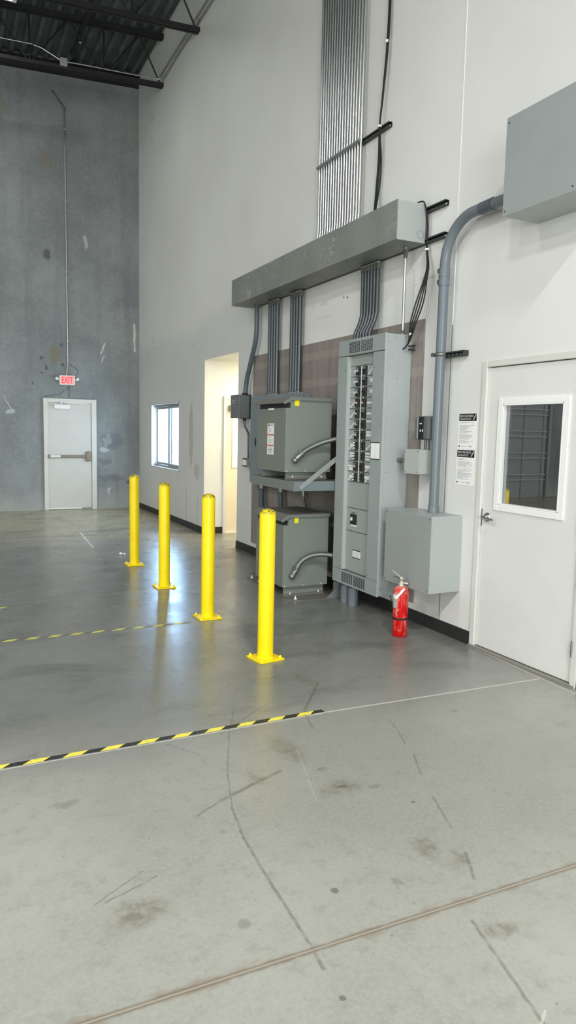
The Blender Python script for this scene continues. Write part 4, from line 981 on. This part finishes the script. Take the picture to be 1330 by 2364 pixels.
# cables
def cable(lab, paths, r, loc, ties):
    t = thing('cable_bundle', lab, 'cable', loc)
    for p in paths: MB().tube(path(p), r, 8).build('cable', 'black rubber', t)
    for a, b, rr in ties: MB().tube([a, b], rr, 10).build('zip_tie', 'white plastic', t)
W = WX-.03
cable('black cables hanging down the white wall beside the silver conduits into the trough',
      [[(W, 5.63+o, 8.3), (W, 5.625+o, 5.9), (W, 5.613+o, 5.4), (W-.012, 5.612+o, 5.0), (W-.02, 5.65+o*.5, 4.6), (W-.03, 5.665+o*.3, 4.37), (W-.01, 5.672+o*2.4, 4.08), (W, 5.70+o*3, 3.88), (W-.02, 5.69+o*2, 3.76), (W-.07, 5.64+o, 3.60), (W-.09, 5.63+o, 3.506)] for o in (-.007, .004, .012)], .0075, (W-.05, 5.63, 3.51),
      [((W-.012, 5.617, 5.05), (W-.012, 5.617, 5.07), .020), ((W-.03, 5.668, 4.36), (W-.03, 5.668, 4.375), .02)])
cable('black cables looping over the trough end and down to the breaker panel side',
      [[(3.57, 5.05, 3.512), (3.585, 4.97, 3.525), (3.605, 4.93, 3.50), (3.635, 4.925+o*.4, 3.35), (3.64, 4.925+o*.4, 3.16), (3.615, 4.87+o, 3.0), (3.59, 4.865+o*2, 2.88), (3.56, 4.89+o*4.5, 2.70), (3.55, 4.95+o*3.5, 2.55), (3.56, 5.005+o, 2.42), (3.56, 5.05, 2.37), (3.565, 5.105, 2.35)] for o in (-.012, -.004, .004, .012)], .006, (3.6, 4.93, 3.0),
      [((3.635, 4.918, 3.135), (3.635, 4.918, 3.15), .019), ((3.558, 4.985, 2.455), (3.558, 4.99, 2.468), .017)])

# ---------------------------------------------------------------- bollards, extinguisher, floor tape
BO = [(2.043, 8.33, 'farthest yellow bollard, the one nearest the grey back wall'), (2.035, 7.03, 'yellow bollard standing second from the back, in the bright floor glare'),
      (2.045, 5.72, 'yellow bollard third from the back, with worn tape running up to its base plate'), (2.050, 4.50, 'nearest yellow bollard, in front of the transformers')]
proto = None
for i, (bx_, by_, lab) in enumerate(BO):
    r = thing('bollard', lab, 'bollard', (bx_, by_, 0), 'yellow bollards in a row')
    if proto is None:
        R0_ = .0572
        prof = [(R0_, .012), (R0_, 1.052)]+[(R0_*math.cos(a*PI/16), 1.052+.036*math.sin(a*PI/16)) for a in range(1, 9)]
        p = MB().lathe((bx_, by_, 0), prof, 40).build('post', 'yellow', r)
        pl = box('base_plate', 'yellow', bx_-.1, bx_+.1, by_-.1, by_+.1, .0005, .013, r, .002)
        wl = MB().lathe((bx_, by_, .013), [(R0_+.007, 0), (R0_, .007)], 40).build('weld', 'yellow', r)
        bolts = [MB().lathe((bx_+sx*.078, by_+sy*.078, .013), [(.014, 0), (.014, .003), (.010, .004), (.010, .014), (.006, .015), (.006, .020), (0, .021)], 10).build('anchor_bolt', 'yellow', r) for sx in (-1, 1) for sy in (-1, 1)]
        proto = [p, pl, wl]+bolts
    else:
        for o in proto: q = o.copy(); C.objects.link(q); q.parent = r
    if i == 3: r.rotation_euler.z = math.radians(9)

ex, ey = 3.305, 4.625
t = thing('fire_extinguisher', 'dusty red fire extinguisher standing on the floor below the low junction box', 'fire extinguisher', (ex, ey, 0))
MB().lathe((ex, ey, 0), [(0, .002), (.058, .002), (.0615, .006), (.0615, .365), (.058, .385), (.045, .402), (.025, .412), (.016, .416)], 36).build('cylinder', 'red', t)
MB().lathe((ex, ey, .148), [(.0615, -.008), (.0655, -.006), (.0655, .006), (.0615, .008)], 36).build('retaining_strap', 'black rubber', t)
vb = MB().lathe((ex, ey, .41), [(.020, 0), (.020, .012), (.014, .014), (.014, .055), (.017, .056), (.017, .072), (0, .074)], 16).build('valve', 'valve metal', t)
dv = Vector((-.62, .38, 0)).normalized()
def ext(a, h): return (ex+dv.x*a, ey+dv.y*a, h)
MB().obox(ext(.0, .478), ext(.075, .535), .02, .004, (0, 0, 1)).build('squeeze_lever', 'valve metal', t)
MB().obox(ext(.005, .466), ext(.062, .490), .02, .005, (0, 0, 1)).build('carry_handle', 'strut dark', t)
MB().tube([ext(-.01, .437), ext(-.05, .432)], .007, 10).build('nozzle', 'valve metal', t)
MB().tube(path([ext(.0, .45), ext(.012, .44), ext(.02, .428)]), .004, 8).build('pull_pin', 'chrome', t)
fx = Vector((-.87, -.5, 0)).normalized(); sd = Vector((-fx.y, fx.x, 0))  # towards the camera, across
def onf(s, h, out=.0655): return tuple(Vector((ex, ey, 0))+fx*out+sd*s+Vector((0, 0, h)))
MB().obox(onf(.055, .405, .060), onf(-.01, .318, .074), .018, .0015, fx).build('hang_tag', 'paper', t)
mb = MB(); vs = []; n = 8; a0 = math.atan2(fx.y, fx.x)
for k in range(n+1):
    a = a0-.15-1.05*k/n
    for h in (.235, .345): vs.append((ex+.0622*math.cos(a), ey+.0622*math.sin(a), h))
mb.add(vs, [(2*k, 2*k+2, 2*k+3, 2*k+1) for k in range(n)], True); lbx = mb.build('instruction_label', 'print grey', t)
mb = MB(); vs = []
for k in range(n+1):
    a = a0-.15-1.05*k/n
    for h in (.312, .345): vs.append((ex+.0626*math.cos(a), ey+.0626*math.sin(a), h))
mb.add(vs, [(2*k, 2*k+2, 2*k+3, 2*k+1) for k in range(n)], True); mb.build('label_heading', 'paper', lbx)

def tape(lab, pts, w, mat, loc):
    mb = MB()
    for (xa, ya), (xb, yb) in zip(pts, pts[1:]): mb.obox((xa, ya, .0008), (xb, yb, .0008), w, .001, (0, 0, 1))
    o = mb.build('floor_tape', mat, None, loc=loc); return tag(o, lab, 'tape')
tape('black and yellow hazard tape across the floor in front of the bollards', [(-1.0, 3.497), (.6, 3.490), (1.6, 3.492), (1.97, 3.490)], .037, 'tape', (.6, 3.49, 0))
tape('worn black and yellow floor tape leading to the third bollard from the back', [(-.6, 5.632), (.9, 5.628), (1.88, 5.622)], .040, 'old tape', (.9, 5.63, 0))
mb = MB(); random.seed(4); y = 9.75
while y < 11.2: mb.obox((1.815+(y-9.7)*.055, y, .0008), (1.818+(y-9.7)*.055, y+random.uniform(.03, .07), .0008), .03, .001, (0, 0, 1)); y += .12
o = mb.build('floor_tape', 'paper', None, loc=(1.85, 10.4, 0)); tag(o, 'broken white tape remnants running towards the exit door', 'tape')
o = MB().box(.40, .53, 6.69, 6.72, .0003, .0012).build('floor_tape', 'old tape', None, loc=(.46, 6.7, 0)); tag(o, 'short scrap of yellow tape on the floor at the left edge', 'tape')
random.seed(9)
for i, (x, y, s) in enumerate(((2.045, 9.06, .02), (2.085, 9.03, .016))):
    o = MB().sphere((x, y, s*.8), s, 8, 5, (1.2, .8, .8)).build('paper_scrap', 'paper', None, loc=(x, y, 0))
    tag(o, 'tiny white paper scrap on the floor behind the farthest bollard', 'litter', 'paper scraps')
